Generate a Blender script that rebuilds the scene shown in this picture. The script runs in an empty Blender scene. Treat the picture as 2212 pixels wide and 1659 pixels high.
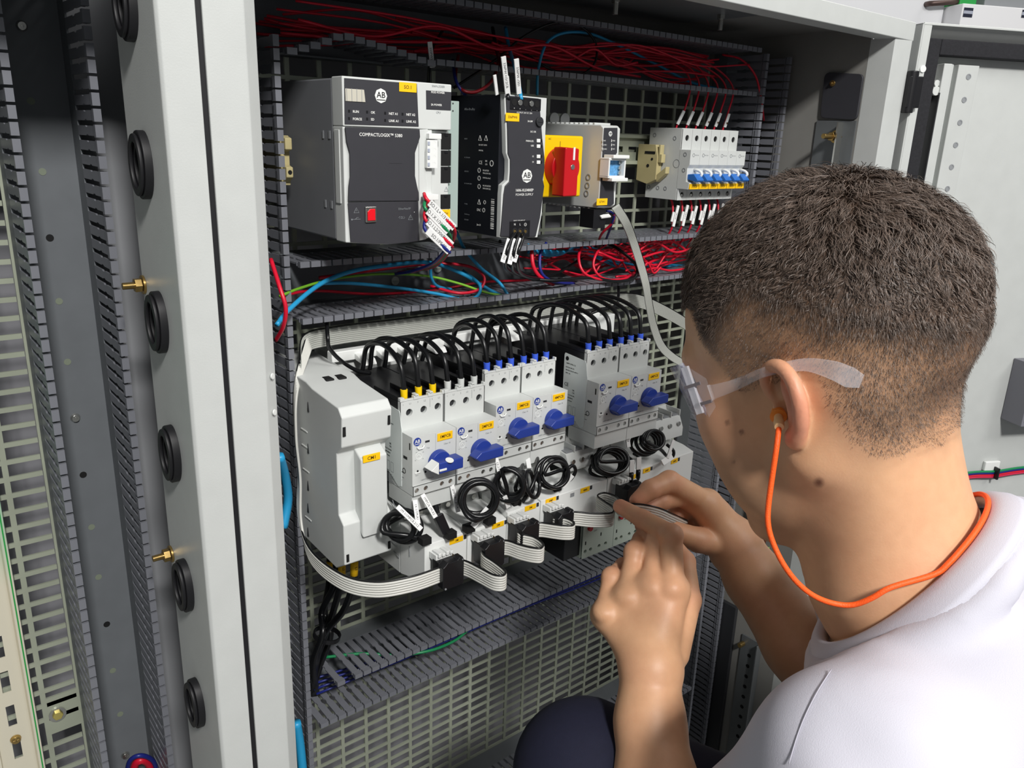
import bpy, bmesh, math, random
import numpy as np
from mathutils import Vector, Matrix

random.seed(7)
SC = bpy.context.scene
COL = SC.collection
# ------------------------------------------------------------------ camera (room axes: x along the mounting plate, y into the enclosure, z up; millimetres in code)
CR = np.array([[0.7766072, -0.6291029, 0.0333281], [-0.1610058, -0.2493464, -0.9549364], [0.6090635, 0.7362444, -0.2949334]])
CF = 1727.838
CC = np.array((0.0, -715.0, 1250.0))
cam = bpy.data.cameras.new('camera')
camo = bpy.data.objects.new('camera', cam)
COL.objects.link(camo)
m = Matrix.Identity(4)
for i in range(3):
    m[i][0] = CR[0][i]
    m[i][1] = -CR[1][i]
    m[i][2] = -CR[2][i]
    m[i][3] = CC[i] * .001
camo.matrix_world = m
cam.sensor_width = 36.0
cam.lens = CF * 36.0 / 2212.0
cam.clip_start = .02
SC.camera = camo
# ------------------------------------------------------------------ light
w = bpy.data.worlds.new('room_light')
SC.world = w
w.use_nodes = True
w.node_tree.nodes['Background'].inputs[0].default_value = (.93, .96, 1.0, 1)
w.node_tree.nodes['Background'].inputs[1].default_value = .14
def area(name, loc, target, sx, sy, power, col=(1, .98, .95)):
    l = bpy.data.lights.new(name, 'AREA')
    l.shape = 'RECTANGLE'
    l.size = sx
    l.size_y = sy
    l.energy = power
    l.color = col
    o = bpy.data.objects.new(name, l)
    COL.objects.link(o)
    o.location = loc
    o.rotation_euler = (Vector(target) - Vector(loc)).to_track_quat('-Z', 'Y').to_euler()
    return o
area('ceiling_lamp', (-.3, -2.25, 2.75), (.4, -.1, 1.0), .3, .3, 60)
area('ceiling_lamp', (1.3, -2.6, 2.75), (.6, -.3, 1.0), .9, .4, 15)
area('ceiling_lamp', (1.05, -1.5, 2.75), (.6, -.3, 1.0), 1.2, .35, 9)
area('ceiling_lamp', (2.6, -.2, 2.75), (1.6, -.3, .9), 1.2, .6, 7)
SC.view_settings.view_transform = 'Standard'
SC.view_settings.look = 'None'
SC.view_settings.exposure = 0.32
SC.view_settings.gamma = 1.0
SC.view_settings.use_curve_mapping = False
SC.cycles.max_bounces = 7
SC.cycles.transparent_max_bounces = 12
SC.cycles.caustics_reflective = False
SC.cycles.caustics_refractive = False

# ------------------------------------------------------------------ helpers
def ray(u, v):
    return CR.T @ np.array(((u - 1106.0) / CF, (v - 829.5) / CF, 1.0))
def at(u, v, y):            # the point of the plane y (mm) seen at photo position u, v
    r = ray(u, v)
    return CC + r * ((y - CC[1]) / r[1])
def atx(u, v, x):
    r = ray(u, v)
    return CC + r * ((x - CC[0]) / r[0])
def atz(u, v, z):
    r = ray(u, v)
    return CC + r * ((z - CC[2]) / r[2])
def cw(u, v, d):            # room point at distance d (mm, along the view axis) behind photo position u, v
    return CC + CR.T @ np.array(((u - 1106.0) / CF * d, (v - 829.5) / CF * d, d))
def V(*a):
    return np.array(a, float)

MATS = {}
def mat(name, col, rough=.5, metal=0., noise=0., nscale=60., bump=0., bscale=400., spec=.5, trans=0., alpha=1., coat=0., ior=1.45, sss=0.):
    if name in MATS:
        return MATS[name]
    M = bpy.data.materials.new(name)
    M.use_nodes = True
    nt = M.node_tree
    b = nt.nodes['Principled BSDF']
    b.inputs['Base Color'].default_value = (*col, 1)
    b.inputs['Roughness'].default_value = rough
    b.inputs['Metallic'].default_value = metal
    b.inputs['Specular IOR Level'].default_value = spec
    b.inputs['Transmission Weight'].default_value = trans
    b.inputs['Alpha'].default_value = alpha
    b.inputs['Coat Weight'].default_value = coat
    b.inputs['IOR'].default_value = ior
    if sss:
        b.inputs['Subsurface Weight'].default_value = sss
        b.inputs['Subsurface Radius'].default_value = (.012, .005, .003)
        b.inputs['Subsurface Scale'].default_value = .4
    if noise or bump:
        tc = nt.nodes.new('ShaderNodeTexCoord')
    if noise:
        n = nt.nodes.new('ShaderNodeTexNoise')
        n.inputs['Scale'].default_value = nscale
        n.inputs['Detail'].default_value = 3
        nt.links.new(tc.outputs['Object'], n.inputs['Vector'])
        r = nt.nodes.new('ShaderNodeMapRange')
        r.inputs['From Min'].default_value = .25
        r.inputs['From Max'].default_value = .75
        r.inputs['To Min'].default_value = 1 - noise
        r.inputs['To Max'].default_value = 1 + noise
        nt.links.new(n.outputs['Fac'], r.inputs['Value'])
        mx = nt.nodes.new('ShaderNodeVectorMath')
        mx.operation = 'SCALE'
        mx.inputs[0].default_value = col
        nt.links.new(r.outputs['Result'], mx.inputs['Scale'])
        nt.links.new(mx.outputs['Vector'], b.inputs['Base Color'])
    if bump:
        n2 = nt.nodes.new('ShaderNodeTexNoise')
        n2.inputs['Scale'].default_value = bscale
        nt.links.new(tc.outputs['Object'], n2.inputs['Vector'])
        bp = nt.nodes.new('ShaderNodeBump')
        bp.inputs['Strength'].default_value = bump
        bp.inputs['Distance'].default_value = .0005
        nt.links.new(n2.outputs['Fac'], bp.inputs['Height'])
        nt.links.new(bp.outputs['Normal'], b.inputs['Normal'])
    MATS[name] = M
    return M
def srgb(r, g, b):
    f = lambda c: ((c / 255 + .055) / 1.055) ** 2.4 if c > 10 else c / 255 / 12.92
    return (f(r), f(g), f(b))

ROOT = {}                  # thing -> its base, so that parts can be written in room millimetres
def thing(name, label, cat, loc, group=None, parent=None):
    o = bpy.data.objects.new(name, None)
    COL.objects.link(o)
    o.empty_display_size = .02
    o.location = V(*loc) * .001
    o['label'] = label
    o['category'] = cat
    if group:
        o['group'] = group
    ROOT[o] = V(*loc)
    return o
def tag(o, label=None, cat=None, group=None, kind=None):
    if label: o['label'] = label
    if cat: o['category'] = cat
    if group: o['group'] = group
    if kind: o['kind'] = kind
    return o

class MB:
    def __init__(s):
        s.v = []
        s.f = []
    def poly(s, pts):
        n = len(s.v)
        s.v += [tuple(p) for p in pts]
        s.f.append(tuple(range(n, n + len(pts))))
        return s
    def box(s, x0, x1, y0, y1, z0, z1):
        x0, x1 = min(x0, x1), max(x0, x1); y0, y1 = min(y0, y1), max(y0, y1); z0, z1 = min(z0, z1), max(z0, z1)
        n = len(s.v)
        s.v += [(x0, y0, z0), (x1, y0, z0), (x1, y1, z0), (x0, y1, z0), (x0, y0, z1), (x1, y0, z1), (x1, y1, z1), (x0, y1, z1)]
        s.f += [tuple(n + i for i in q) for q in ((0, 3, 2, 1), (4, 5, 6, 7), (0, 1, 5, 4), (1, 2, 6, 5), (2, 3, 7, 6), (3, 0, 4, 7))]
        return s
    def prism(s, pts, ax, a, b):      # polygon in the two other axes (cyclic order kept), extruded along ax from a to b
        n = len(s.v); k = len(pts)
        def P(p, t):
            q = [0, 0, 0]
            o = [i for i in range(3) if i != ax]
            q[ax] = t; q[o[0]] = p[0]; q[o[1]] = p[1]
            return tuple(q)
        s.v += [P(p, a) for p in pts] + [P(p, b) for p in pts]
        ar = sum(pts[i][0] * pts[(i + 1) % k][1] - pts[(i + 1) % k][0] * pts[i][1] for i in range(k))
        flip = (ar > 0) ^ (b > a) ^ (ax == 1)
        A = tuple(range(n, n + k)); B = tuple(range(n + k, n + 2 * k))
        fs = [A[::-1], B] + [(n + i, n + (i + 1) % k, n + k + (i + 1) % k, n + k + i) for i in range(k)]
        s.f += [q[::-1] for q in fs] if flip else fs
        return s
    def cyl(s, c, d, r, h, n=16, r2=None):
        c = V(*c); d = V(*d); d = d / np.linalg.norm(d)
        a = np.cross(d, (0, 0, 1) if abs(d[2]) < .9 else (1, 0, 0)); a /= np.linalg.norm(a); b = np.cross(d, a)
        r2 = r if r2 is None else r2
        k = len(s.v)
        for t, rr in ((0, r), (h, r2)):
            for i in range(n):
                q = 2 * math.pi * i / n
                s.v.append(tuple(c + d * t + (a * math.cos(q) + b * math.sin(q)) * rr))
        s.f += [tuple(range(k + n - 1, k - 1, -1)), tuple(range(k + n, k + 2 * n))]
        s.f += [(k + i, k + (i + 1) % n, k + n + (i + 1) % n, k + n + i) for i in range(n)]
        return s
    def ring(s, c, d, r0, r1, h, n=20):       # flat washer / tube section
        c = V(*c); d = V(*d); d = d / np.linalg.norm(d)
        a = np.cross(d, (0, 0, 1) if abs(d[2]) < .9 else (1, 0, 0)); a /= np.linalg.norm(a); b = np.cross(d, a)
        k = len(s.v)
        for t, rr in ((0, r0), (0, r1), (h, r1), (h, r0)):
            for i in range(n):
                q = 2 * math.pi * i / n
                s.v.append(tuple(c + d * t + (a * math.cos(q) + b * math.sin(q)) * rr))
        for j in range(4):
            for i in range(n):
                A = k + j * n; B = k + ((j + 1) % 4) * n
                s.f.append((A + i, A + (i + 1) % n, B + (i + 1) % n, B + i))
        return s
    def tube(s, pts, r, n=8, closed=False, cap=True):
        P = np.array(pts, float); k = len(P)
        T = np.zeros_like(P)
        T[1:-1] = P[2:] - P[:-2]; T[0] = P[1] - P[0]; T[-1] = P[-1] - P[-2]
        if closed: T[0] = T[-1] = P[1] - P[-2]
        T /= np.linalg.norm(T, axis=1)[:, None] + 1e-9
        a = np.cross(T[0], (0, 0, 1) if abs(T[0][2]) < .9 else (1, 0, 0)); a /= np.linalg.norm(a)
        base = len(s.v)
        rr = np.broadcast_to(np.array(r, float), (k,))
        for i in range(k):
            a = a - T[i] * (a @ T[i]); a /= np.linalg.norm(a) + 1e-9
            b = np.cross(T[i], a)
            for j in range(n):
                q = 2 * math.pi * j / n
                s.v.append(tuple(P[i] + (a * math.cos(q) + b * math.sin(q)) * rr[i]))
        for i in range(k - 1):
            for j in range(n):
                A = base + i * n; B = A + n
                s.f.append((A + j, A + (j + 1) % n, B + (j + 1) % n, B + j))
        if cap:
            s.f += [tuple(range(base + n - 1, base - 1, -1)), tuple(range(base + (k - 1) * n, base + k * n))]
        return s
    def obox(s, c, ex, ey, ez):              # oriented box: centre and three half-axis vectors
        c = V(*c); ex = V(*ex); ey = V(*ey); ez = V(*ez)
        n = len(s.v)
        for kx, ky, kz in ((-1, -1, -1), (1, -1, -1), (1, 1, -1), (-1, 1, -1), (-1, -1, 1), (1, -1, 1), (1, 1, 1), (-1, 1, 1)):
            s.v.append(tuple(c + ex * kx + ey * ky + ez * kz))
        s.f += [tuple(n + i for i in q) for q in ((0, 3, 2, 1), (4, 5, 6, 7), (0, 1, 5, 4), (1, 2, 6, 5), (2, 3, 7, 6), (3, 0, 4, 7))]
        return s
    def build(s, name, material, parent=None, bevel=0., smooth=False, seg=2, base=None):
        root = parent
        while root is not None and root not in ROOT and root.parent is not None:
            root = root.parent
        off = ROOT.get(root, None)
        if off is None:
            off = V(0, 0, 0) if base is None else V(*base)
        me = bpy.data.meshes.new(name)
        vv = (np.array(s.v, float) - off) * .001
        me.from_pydata(vv.tolist(), [], s.f)
        me.materials.append(material)
        if smooth:
            me.polygons.foreach_set('use_smooth', [True] * len(me.polygons))
        me.update()
        o = bpy.data.objects.new(name, me)
        COL.objects.link(o)
        if parent is not None:
            o.parent = parent
        else:
            o.location = off * .001
            ROOT[o] = off
        if bevel:
            b = o.modifiers.new('edges', 'BEVEL')
            b.width = bevel * .001
            b.segments = seg
            b.limit_method = 'ANGLE'
            b.angle_limit = .6
            b.harden_normals = False
            if seg > 1 and not smooth:
                me.polygons.foreach_set('use_smooth', [True] * len(me.polygons))
                wn = o.modifiers.new('normals', 'WEIGHTED_NORMAL')
                wn.keep_sharp = False
        return o

def copy_part(o, parent, loc):
    c = o.copy()
    COL.objects.link(c)
    c.parent = parent
    c.location = V(*loc) * .001
    return c
def copy_thing(root, delta, label=None, group=None):          # a thing, its parts and their sub-parts
    r = root.copy(); COL.objects.link(r)
    r.location = Vector(root.location) + Vector(V(*delta) * .001)
    ROOT[r] = ROOT[root] + V(*delta)
    if label: r['label'] = label
    if group: r['group'] = group
    for ch in list(root.children):
        c = ch.copy(); COL.objects.link(c); c.parent = r
        for g in list(ch.children):
            d = g.copy(); COL.objects.link(d); d.parent = c
    return r
def smooth_path(ctrl, n=8, closed=False):
    P = [V(*p) for p in ctrl]
    if len(P) < 3 and not closed:
        return [P[0] + (P[1] - P[0]) * t for t in np.linspace(0, 1, 3)]
    out = []
    k = len(P)
    rng = range(k if closed else k - 1)
    for i in rng:
        if closed:
            p0, p1, p2, p3 = P[i - 1], P[i], P[(i + 1) % k], P[(i + 2) % k]
        else:
            p0 = P[i - 1] if i else 2 * P[0] - P[1]
            p1, p2 = P[i], P[i + 1]
            p3 = P[i + 2] if i + 2 < k else 2 * P[-1] - P[-2]
        for j in range(n):
            t = j / n
            out.append(.5 * (2 * p1 + (p2 - p0) * t + (2 * p0 - 5 * p1 + 4 * p2 - p3) * t * t + (3 * p1 - p0 - 3 * p2 + p3) * t ** 3))
    out.append(P[0] if closed else P[-1])
    return out
TXT = {}
def text(s, size, pos, material, parent, axis='-y', align='LEFT', name='lettering', spin=0., bold=0.):
    cu = bpy.data.curves.new(name, 'FONT')
    cu.body = s
    cu.size = size * .001
    cu.align_x = align
    cu.align_y = 'CENTER'
    cu.resolution_u = 2
    cu.extrude = .00004
    cu.offset = bold * .001
    cu.materials.append(material)
    o = bpy.data.objects.new(name, cu)
    COL.objects.link(o)
    TXT[o] = name
    root = parent
    while root is not None and root not in ROOT and root.parent is not None:
        root = root.parent
    o.parent = parent
    o.location = (V(*pos) - ROOT[root]) * .001
    if axis == '-y':
        o.rotation_euler = (math.pi / 2, spin, 0)
    elif axis == '-x':
        R = Matrix(((0, 0, -1), (-1, 0, 0), (0, 1, 0))) @ Matrix.Rotation(spin, 3, 'Z')
        o.rotation_euler = R.to_euler()
    elif isinstance(axis, (Matrix,)):
        o.rotation_euler = axis.to_euler()
    return o

# ------------------------------------------------------------------ materials
m_paint = mat('enclosure_paint', srgb(192, 195, 193), .42, noise=.03, nscale=40, bump=.12, bscale=900)
m_paint_shaded = mat('shaded_inner_paint', srgb(132, 131, 127), .5, noise=.04, nscale=30, bump=.15, bscale=900)  # enclosure paint darkened, the shade inside the cabinet put into its colour
m_zinc = mat('zinc_steel', srgb(172, 178, 160), .42, .3, noise=.12, nscale=18)
m_sheet = mat('galvanised_sheet', srgb(118, 122, 124), .38, .5, noise=.1, nscale=12)
m_duct = mat('grey_duct_plastic', srgb(116, 118, 125), .38, noise=.05, nscale=40)
m_ductbase = mat('duct_base_plastic', srgb(104, 108, 112), .5, noise=.06, nscale=40)
m_rubber = mat('black_rubber', srgb(24, 24, 27), .5)
m_foam = mat('black_foam', srgb(34, 34, 38), .9, noise=.2, nscale=300, bump=.5, bscale=700)
m_brass = mat('brass', srgb(176, 148, 92), .3, .9)
m_steel = mat('bright_steel', srgb(205, 205, 200), .25, .95)
m_dark = mat('dark_hole', srgb(12, 12, 13), .8)
m_rear = mat('rear_panel_paint', srgb(150, 150, 156), .5, noise=.05, nscale=14)
m_wall = mat('white_wall', srgb(226, 227, 230), .6, noise=.015, nscale=6)
m_floor = mat('floor_paint', srgb(120, 122, 122), .5, noise=.05, nscale=9)
m_cream = mat('cream_rail', srgb(226, 222, 200), .38, .35, noise=.05, nscale=20)
m_copper = mat('copper', srgb(150, 82, 58), .4, .8, noise=.15, nscale=40)
m_green = mat('green_plastic', srgb(40, 150, 70), .5)
m_red_w = mat('red_insulation', srgb(205, 24, 50), .36)
m_blue_w = mat('light_blue_insulation', srgb(40, 150, 200), .36)
m_navy_w = mat('navy_insulation', srgb(30, 40, 120), .36)
m_black_w = mat('black_insulation', srgb(16, 17, 19), .3)
m_green_w = mat('green_insulation', srgb(30, 130, 80), .36)
m_yg_w = mat('yellow_green_insulation', srgb(120, 180, 50), .36)
m_white = mat('white_plastic', srgb(228, 230, 228), .4, noise=.01)
m_lgrey = mat('light_grey_plastic', srgb(205, 208, 206), .42, noise=.015)
m_mgrey = mat('mid_grey_plastic', srgb(140, 143, 146), .45, noise=.02)
m_dgrey = mat('dark_grey_plastic', srgb(46, 47, 50), .42)
m_black = mat('black_plastic', srgb(22, 22, 25), .36)
m_charc = mat('charcoal_face', srgb(52, 52, 57), .5, noise=.03, nscale=80)
m_yellow = mat('yellow_label', srgb(250, 196, 14), .5)
m_yellow_p = mat('yellow_plastic', srgb(240, 200, 10), .35)
m_red = mat('red_plastic', srgb(190, 24, 32), .32)
m_blue = mat('blue_plastic', srgb(40, 62, 145), .35)
m_blue2 = mat('toggle_blue', srgb(50, 110, 190), .35)
m_ink = mat('black_ink', srgb(20, 20, 22), .6)
m_brown_ink = mat('label_ink', srgb(90, 60, 10), .6)
m_white_ink = mat('white_ink', srgb(225, 225, 222), .6)
m_grey_ink = mat('grey_ink', srgb(120, 124, 128), .6)
m_tag = mat('white_marker_sleeve', srgb(226, 227, 226), .5)
m_beige = mat('beige_plastic', srgb(188, 176, 130), .5, noise=.05)

YF = -208.0                      # front plane of the frame
# ------------------------------------------------------------------ room
f = MB().box(-2500, 4200, -3200, 1500, -40, 110).build('floor', m_floor); f['kind'] = 'structure'
wl = MB().box(-2500, 4200, 1500, 1560, 0, 3000).build('wall_back', m_wall); wl['kind'] = 'structure'
wf = MB().box(-1460, -1400, -3200, 1500, 110, 3000).build('added_wall_left', mat('grey_wall', srgb(128, 130, 132), .6, noise=.03, nscale=6)); wf['kind'] = 'structure'  # unseen wall, added to cut ambient light from the left
wr = MB().box(4200, 4260, -3200, 1560, 0, 3000).build('wall_right', m_wall); wr['kind'] = 'structure'

# ------------------------------------------------------------------ enclosure
enc = thing('switchgear_enclosure', 'light grey steel switchgear enclosure with two open bays, black seam between its posts', 'enclosure', (560, -60, 0))
ZB, ZT = 120.0, 1396.0
# post between the bays: left half, seam, right half with a chamfered inner edge
MB().prism([(150, YF - 1), (152, YF - 3), (172.6, YF - 3), (172.6, -128), (150, -128), (150, YF + 4)], 2, ZB, ZT).build('post', m_paint, enc, .8)
MB().box(172.6, 176.2, YF - 1.4, YF + 26, ZB, ZT).build('seam_gasket', m_rubber, enc)
pr = MB().prism([(176.2, YF - 3), (201, YF - 3), (211, YF + 5), (211, YF + 28), (204, YF + 28), (204, -130), (176.2, -130)], 2, ZB, ZT).build('post', m_paint, enc, .8)
for u, v in ((586.5, 812), (595.5, 889)):
    p = at(u, v, YF + 1)
    MB().cyl((206.5, YF + .2, p[2]), (.62, -.78, 0), 2.1, .9, 14).build('hole_plug', m_white, pr)
# right post, top rail, roof, side walls, rear panel
MB().prism([(981, YF - 1), (1018, YF - 3), (1021, YF), (1021, YF + 30), (981, YF + 30)], 2, ZB, 1376).build('post', m_paint, enc, .8)
MB().box(176.2, 1021, YF - 3, YF + 22, 1375, 1396).build('top_rail', m_paint, enc, 1.2)
MB().box(-520, 172.6, YF - 3, YF + 22, 1375, 1396).build('top_rail', m_paint, enc, 1.2)
MB().box(204, 981, YF + 22, 130, 1388, 1396).build('roof_panel', m_paint_shaded, enc)
MB().box(-520, 172.6, YF + 22, 130, 1388, 1396).build('roof_panel', m_paint_shaded, enc)
g = MB()
g.box(300, 800, -165, -40, 1384.5, 1387.9)
g.build('gland_plate', m_sheet, enc, .6)
for u, v in ((1330, 10), (1557, 46)):
    p = atz(u, v, 1378)
    MB().cyl((p[0], p[1], 1369), (0, 0, 1), 2.6, 18, 12).cyl((p[0], p[1], 1380), (0, 0, 1), 4.5, 4.4, 6).build('roof_bolt', m_steel, enc)
MB().box(981, 985, YF + 29, 130, ZB, 1388).build('side_panel', m_paint_shaded, enc)
MB().box(-520, 985, 126, 130, ZB, 1388).build('rear_panel', m_rear, enc)
MB().box(-520, 985, YF, 130, ZB - 20, ZB).build('plinth', m_paint_shaded, enc)
# left bay: the sheet beside the duct, its flange, grommets and brass studs
MB().box(145.5, 204, -4.5, -3, ZB, 1380).build('back_strip', mat('bright_sheet', srgb(150, 152, 156), .45, .25, noise=.06, nscale=12), enc)
MB().box(204.2, 206, -140, 0, ZB, 1380).build('divider_back', m_dark, enc)
gy = -166.0
gz = [atx(u, v, 149)[2] for u, v in ((270, 12), (303, 355), (337, 690), (368, 973), (396, 1255), (420, 1505))]
gr0 = None
for z in gz:
    if gr0 is None:
        gm = MB().ring((150.5, 0, 0), (-1, 0, 0), 12.5, 21, 5.5, 32).ring((145, 0, 0), (-1, 0, 0), 14, 19, 2.5, 32)
        gm.cyl((150.2, 0, 0), (-1, 0, 0), 13, 1.5, 28)
        gm.v = [(x_, y_ * .68 + gy, z_ + z) for x_, y_, z_ in gm.v]
        gr0 = gm.build('grommet', m_rubber, enc, .8, smooth=False)
        z0 = z
    else:
        c = copy_part(gr0, enc, (0, 0, z - z0))
for u, v in ((300, 615), (366, 1203)):
    p = atx(u, v, 147)
    st = MB().cyl((147, -132, p[2]), (-1, 0, 0), 2.4, 11, 12).cyl((148, -132, p[2]), (-1, 0, 0), 5.0, 4.4, 6).cyl((150, -132, p[2]), (-1, 0, 0), 6.6, 1.6, 18)
    st.build('earth_stud', m_brass, enc, .2)
# earthing plate and stud on the right wall, bracket below it
pl = thing('latch_cover_plate', 'dark grey rounded cover plate with a screw on the right inner wall of the cabinet', 'plate', (978, -150, 1288))
rp = []
for cx, cy, a0 in ((-172, 1331, 0), (-133, 1334, 90), (-135, 1292, 180), (-172, 1290, 270)):
    for k in range(5):
        q = math.radians(a0 + k * 22.5)
        rp.append((cx - 6 * math.cos(q) * 1.0, cy + 6 * math.sin(q)))
MB().prism(rp, 0, 976.5, 980.6).build('plate', m_charc, pl, .5)
p = atx(1797, 180, 974)
MB().cyl((976.4, p[1], p[2]), (-1, 0, 0), 3.6, 2, 16).cyl((974.5, p[1], p[2]), (-1, 0, 0), 1.6, 3, 8).build('screw', m_brass, pl, .3)
es = thing('bonding_stud_bracket', 'grey angle bracket with a brass bonding stud below the dark plate on the right wall', 'bracket', (975, -150, 1200))
MB().box(978.5, 980.8, -177, -124, 900, 1283).build('bracket', m_sheet, es)
MB().box(966, 980, -161.5, -159.5, 900, 1281).build('flange', m_steel, es)
p = atx(1800, 295, 972)
b_ = MB().cyl((979, p[1], p[2]), (-1, 0, 0), 3.2, 30, 14)
b_.cyl((979, p[1], p[2]), (-1, 0, 0), 8, 1.6, 20).cyl((977, p[1], p[2]), (-1, 0, 0), 5.8, 4.5, 6).cyl((969, p[1], p[2]), (-1, 0, 0), 5.5, 3, 6)
b_.build('stud', m_brass, es, .25)

# ------------------------------------------------------------------ perforated mounting plates (one sheet each)
def grid(mb, x0, x1, px, z0, z1, pz, bw, bh, fx=0, fz=0, y0=0, y1=2.2):
    xs = np.arange(x0, x1 + .1, px)
    zs = np.arange(z0, z1 + .1, pz)
    for x in xs:
        mb.box(x - bw / 2, x + bw / 2, y0, y1, zs[0] - bh / 2, zs[-1] + bh / 2)
    for z in zs:
        mb.box(xs[0] - bw / 2, xs[-1] + bw / 2, y0 + .05, y1 - .05, z - bh / 2, z + bh / 2)
gp = thing('mounting_plate', 'zinc mounting plate full of oblong slots behind the devices and ducts', 'mounting plate', (600, 1, 300))
g1 = MB(); grid(g1, 290, 910, 31.0, 1312.3 - 18.4 * 12, 1366, 18.4, 4.2, 3.6)
g1.build('slotted_panel', m_zinc, gp)
g2 = MB(); grid(g2, 290, 910, 31.0, 568.1 - 13.35 * 20, 1085, 13.35, 4.2, 3.4)
g2.build('slotted_panel', m_zinc, gp)
MB().box(288, 912, 0, 2.2, 1084, 1092).build('joint_strip', m_zinc, gp)
gl = thing('mounting_plate', 'zinc slotted mounting plate of the neighbouring bay beside the empty upright duct', 'mounting plate', (30, 1, 300))
g3 = MB()
zs_ = [897.9 + 14.6 * k for k in range(-40, 31)]
for i, z in enumerate(zs_):
    if abs(z - 722) < 6: continue
    for xa, xb in ((64.5, 66), ):
        pass
    g3.box(-160, 90, .05, 2.1, z - 2.0, z + 2.0)
for x in (64.2 - 31 * k for k in range(8)):
    g3.box(x - 2.1, x + 2.1, 0, 2.2, zs_[0] - 2, zs_[-1] + 2)
g3.box(90.5, 97, 0, 2.2, zs_[0] - 2, zs_[-1] + 2)
p = at(124, 1542, 0)
g3.box(66.3, 90.6, .05, 2.1, p[2] - 19, p[2] + 19)
g3.build('slotted_panel', m_zinc, gl)
bo_ = MB().cyl((p[0], 0, p[2]), (0, -1, 0), 4.4, 4, 6).build('bolt', mat('yellow_zinc', srgb(206, 190, 110), .35, .6), gl, .5)
MB().ring((p[0], -1.5, p[2]), (0, 1, 0), 3.5, 7.0, 1.4, 24).build('washer', m_steel, bo_)

# ------------------------------------------------------------------ slotted wiring ducts
def finger_mesh(name, dep=58.0, wdt=6.9, th=1.5):      # local: x along the duct, y towards the viewer is negative, z = thickness
    b = MB()
    h = wdt / 2
    n = h - .9
    hl_ = h + .8
    prof = [(-h, 0), (h, 0), (h, -dep * .40), (n, -dep * .44), (n, -dep * .50), (h, -dep * .54), (h, -dep), (-h, -dep), (-h, -dep * .54), (-n, -dep * .50), (-n, -dep * .44), (-h, -dep * .40)]
    b.prism(prof, 2, -th / 2, th / 2)
    b.box(-hl_, hl_, -dep - 2.4, -dep + 2.6, -2.5, 2.5)
    b.box(-hl_, hl_, -dep + 4.6, -dep + 6.2, -1.7, 1.7)
    me = bpy.data.meshes.new(name)
    me.from_pydata((np.array(b.v) * .001).tolist(), [], b.f)
    me.materials.append(m_duct)
    return me
FING = finger_mesh('duct_finger')
def duct(label, axis, a0, a1, lo, hi, walls, y0=0.0, dep=80.0, pitch=10.0, group=None, skip=(), solid=22.0, bend=None):
    mid = (a0 + a1) / 2
    base = (mid, y0, (lo + hi) / 2) if axis == 'x' else ((lo + hi) / 2, y0, mid)
    t = thing('wiring_duct', label, 'wiring duct', base, group)
    b = MB()
    if axis == 'x':
        b.box(a0, a1, y0 - 2, y0, lo, hi)
        for w in walls: b.box(a0, a1, y0 - solid, y0 - 2, w - .75, w + .75)
    else:
        b.box(lo, hi, y0 - 2, y0, a0, a1)
        for w in walls: b.box(w - .75, w + .75, y0 - solid, y0 - 2, a0, a1)
    b.build('channel_base', m_ductbase, t)
    for wi, w in enumerate(walls):
        k = 0
        for a in np.arange(a0 + pitch / 2, a1 - 1, pitch):
            k += 1
            if (wi, k) in skip: continue
            o = bpy.data.objects.new('finger', FING)
            COL.objects.link(o)
            o.parent = t
            pos = V(a, y0 - solid, w) if axis == 'x' else V(w, y0 - solid, a)
            if bend and wi == 0: pos = pos + V(0, 0, bend(a))
            o.location = (pos - V(*base)) * .001
            if axis == 'z':
                o.rotation_euler = (0, math.pi / 2, 0)
    return t
_b = [at(u, v, -78) for u, v in ((620, 112), (680, 98), (737, 76), (760, 84), (850, 110), (925, 137))]
BX = [_b[0][0] - 12] + [q[0] for q in _b] + [_b[-1][0] + 8]
BZ = [0] + [q[2] - 1311 for q in _b] + [0]        # the comb is bowed up at its left end
D1 = duct('dark slotted duct full of red wires along the top of the mounting plate', 'x', 284, 905, 1311, 1362, (1311, 1362), bend=lambda a: float(np.interp(a, BX, BZ)))
D2 = duct('open slotted duct with blue, red and black wires below the controllers', 'x', 287, 905, 1092, 1141, (1092, 1141))
D3 = duct('empty slotted duct below the motor starters with a green wire through it', 'x', 287, 905, 672, 713, (672, 713), skip=tuple((1, k) for k in (1, 2, 4)))
D4 = duct('lowest slotted duct just above the kneeling leg', 'x', 287, 905, 392, 433, (433,), solid=27)
LD = duct('upright slotted duct at the left edge of the mounting plate', 'z', 380, 1325, 229, 276, (276,))
RD = duct('upright slotted duct at the right edge of the mounting plate', 'z', 250, 1365, 918, 968, (918, 968))
LB = duct('empty upright slotted duct of the neighbouring bay left of the post', 'z', 420, 1378, 93, 144, (93, 144), pitch=10.5)
for u, v, kind in ((47, 56, 's'), (67, 218, 'h'), (92, 371, 'h'), (108, 514, 'o'), (128, 651, 'h'), (146, 782, 'h'), (163, 903, 's'), (180, 1026, 'o'), (198, 1139, 'h'), (213, 1247, 'h'), (231, 1349, 'o'), (244, 1449, 'h'), (260, 1543, 'h'), (271, 1632, 's')):
    p = at(u, v, -2.5)
    if kind == 's':
        MB().cyl((p[0], -2, p[2]), (0, -1, 0), 4.0, 2.4, 18, 2.8).cyl((p[0], -4.3, p[2]), (0, -1, 0), 1.2, .3, 6).build('rivet', m_steel, LB, .3)
    elif kind == 'h':
        MB().cyl((p[0], -2, p[2]), (0, -1, 0), 2.7, .25, 16).build('fixing_hole', mat('hole_through', srgb(120, 128, 112), .6), LB)
    else:
        MB().cyl((p[0], -2, p[2]), (0, -1, 0), 2.8, .25, 16).build('fixing_hole', m_dark, LB)

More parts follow.
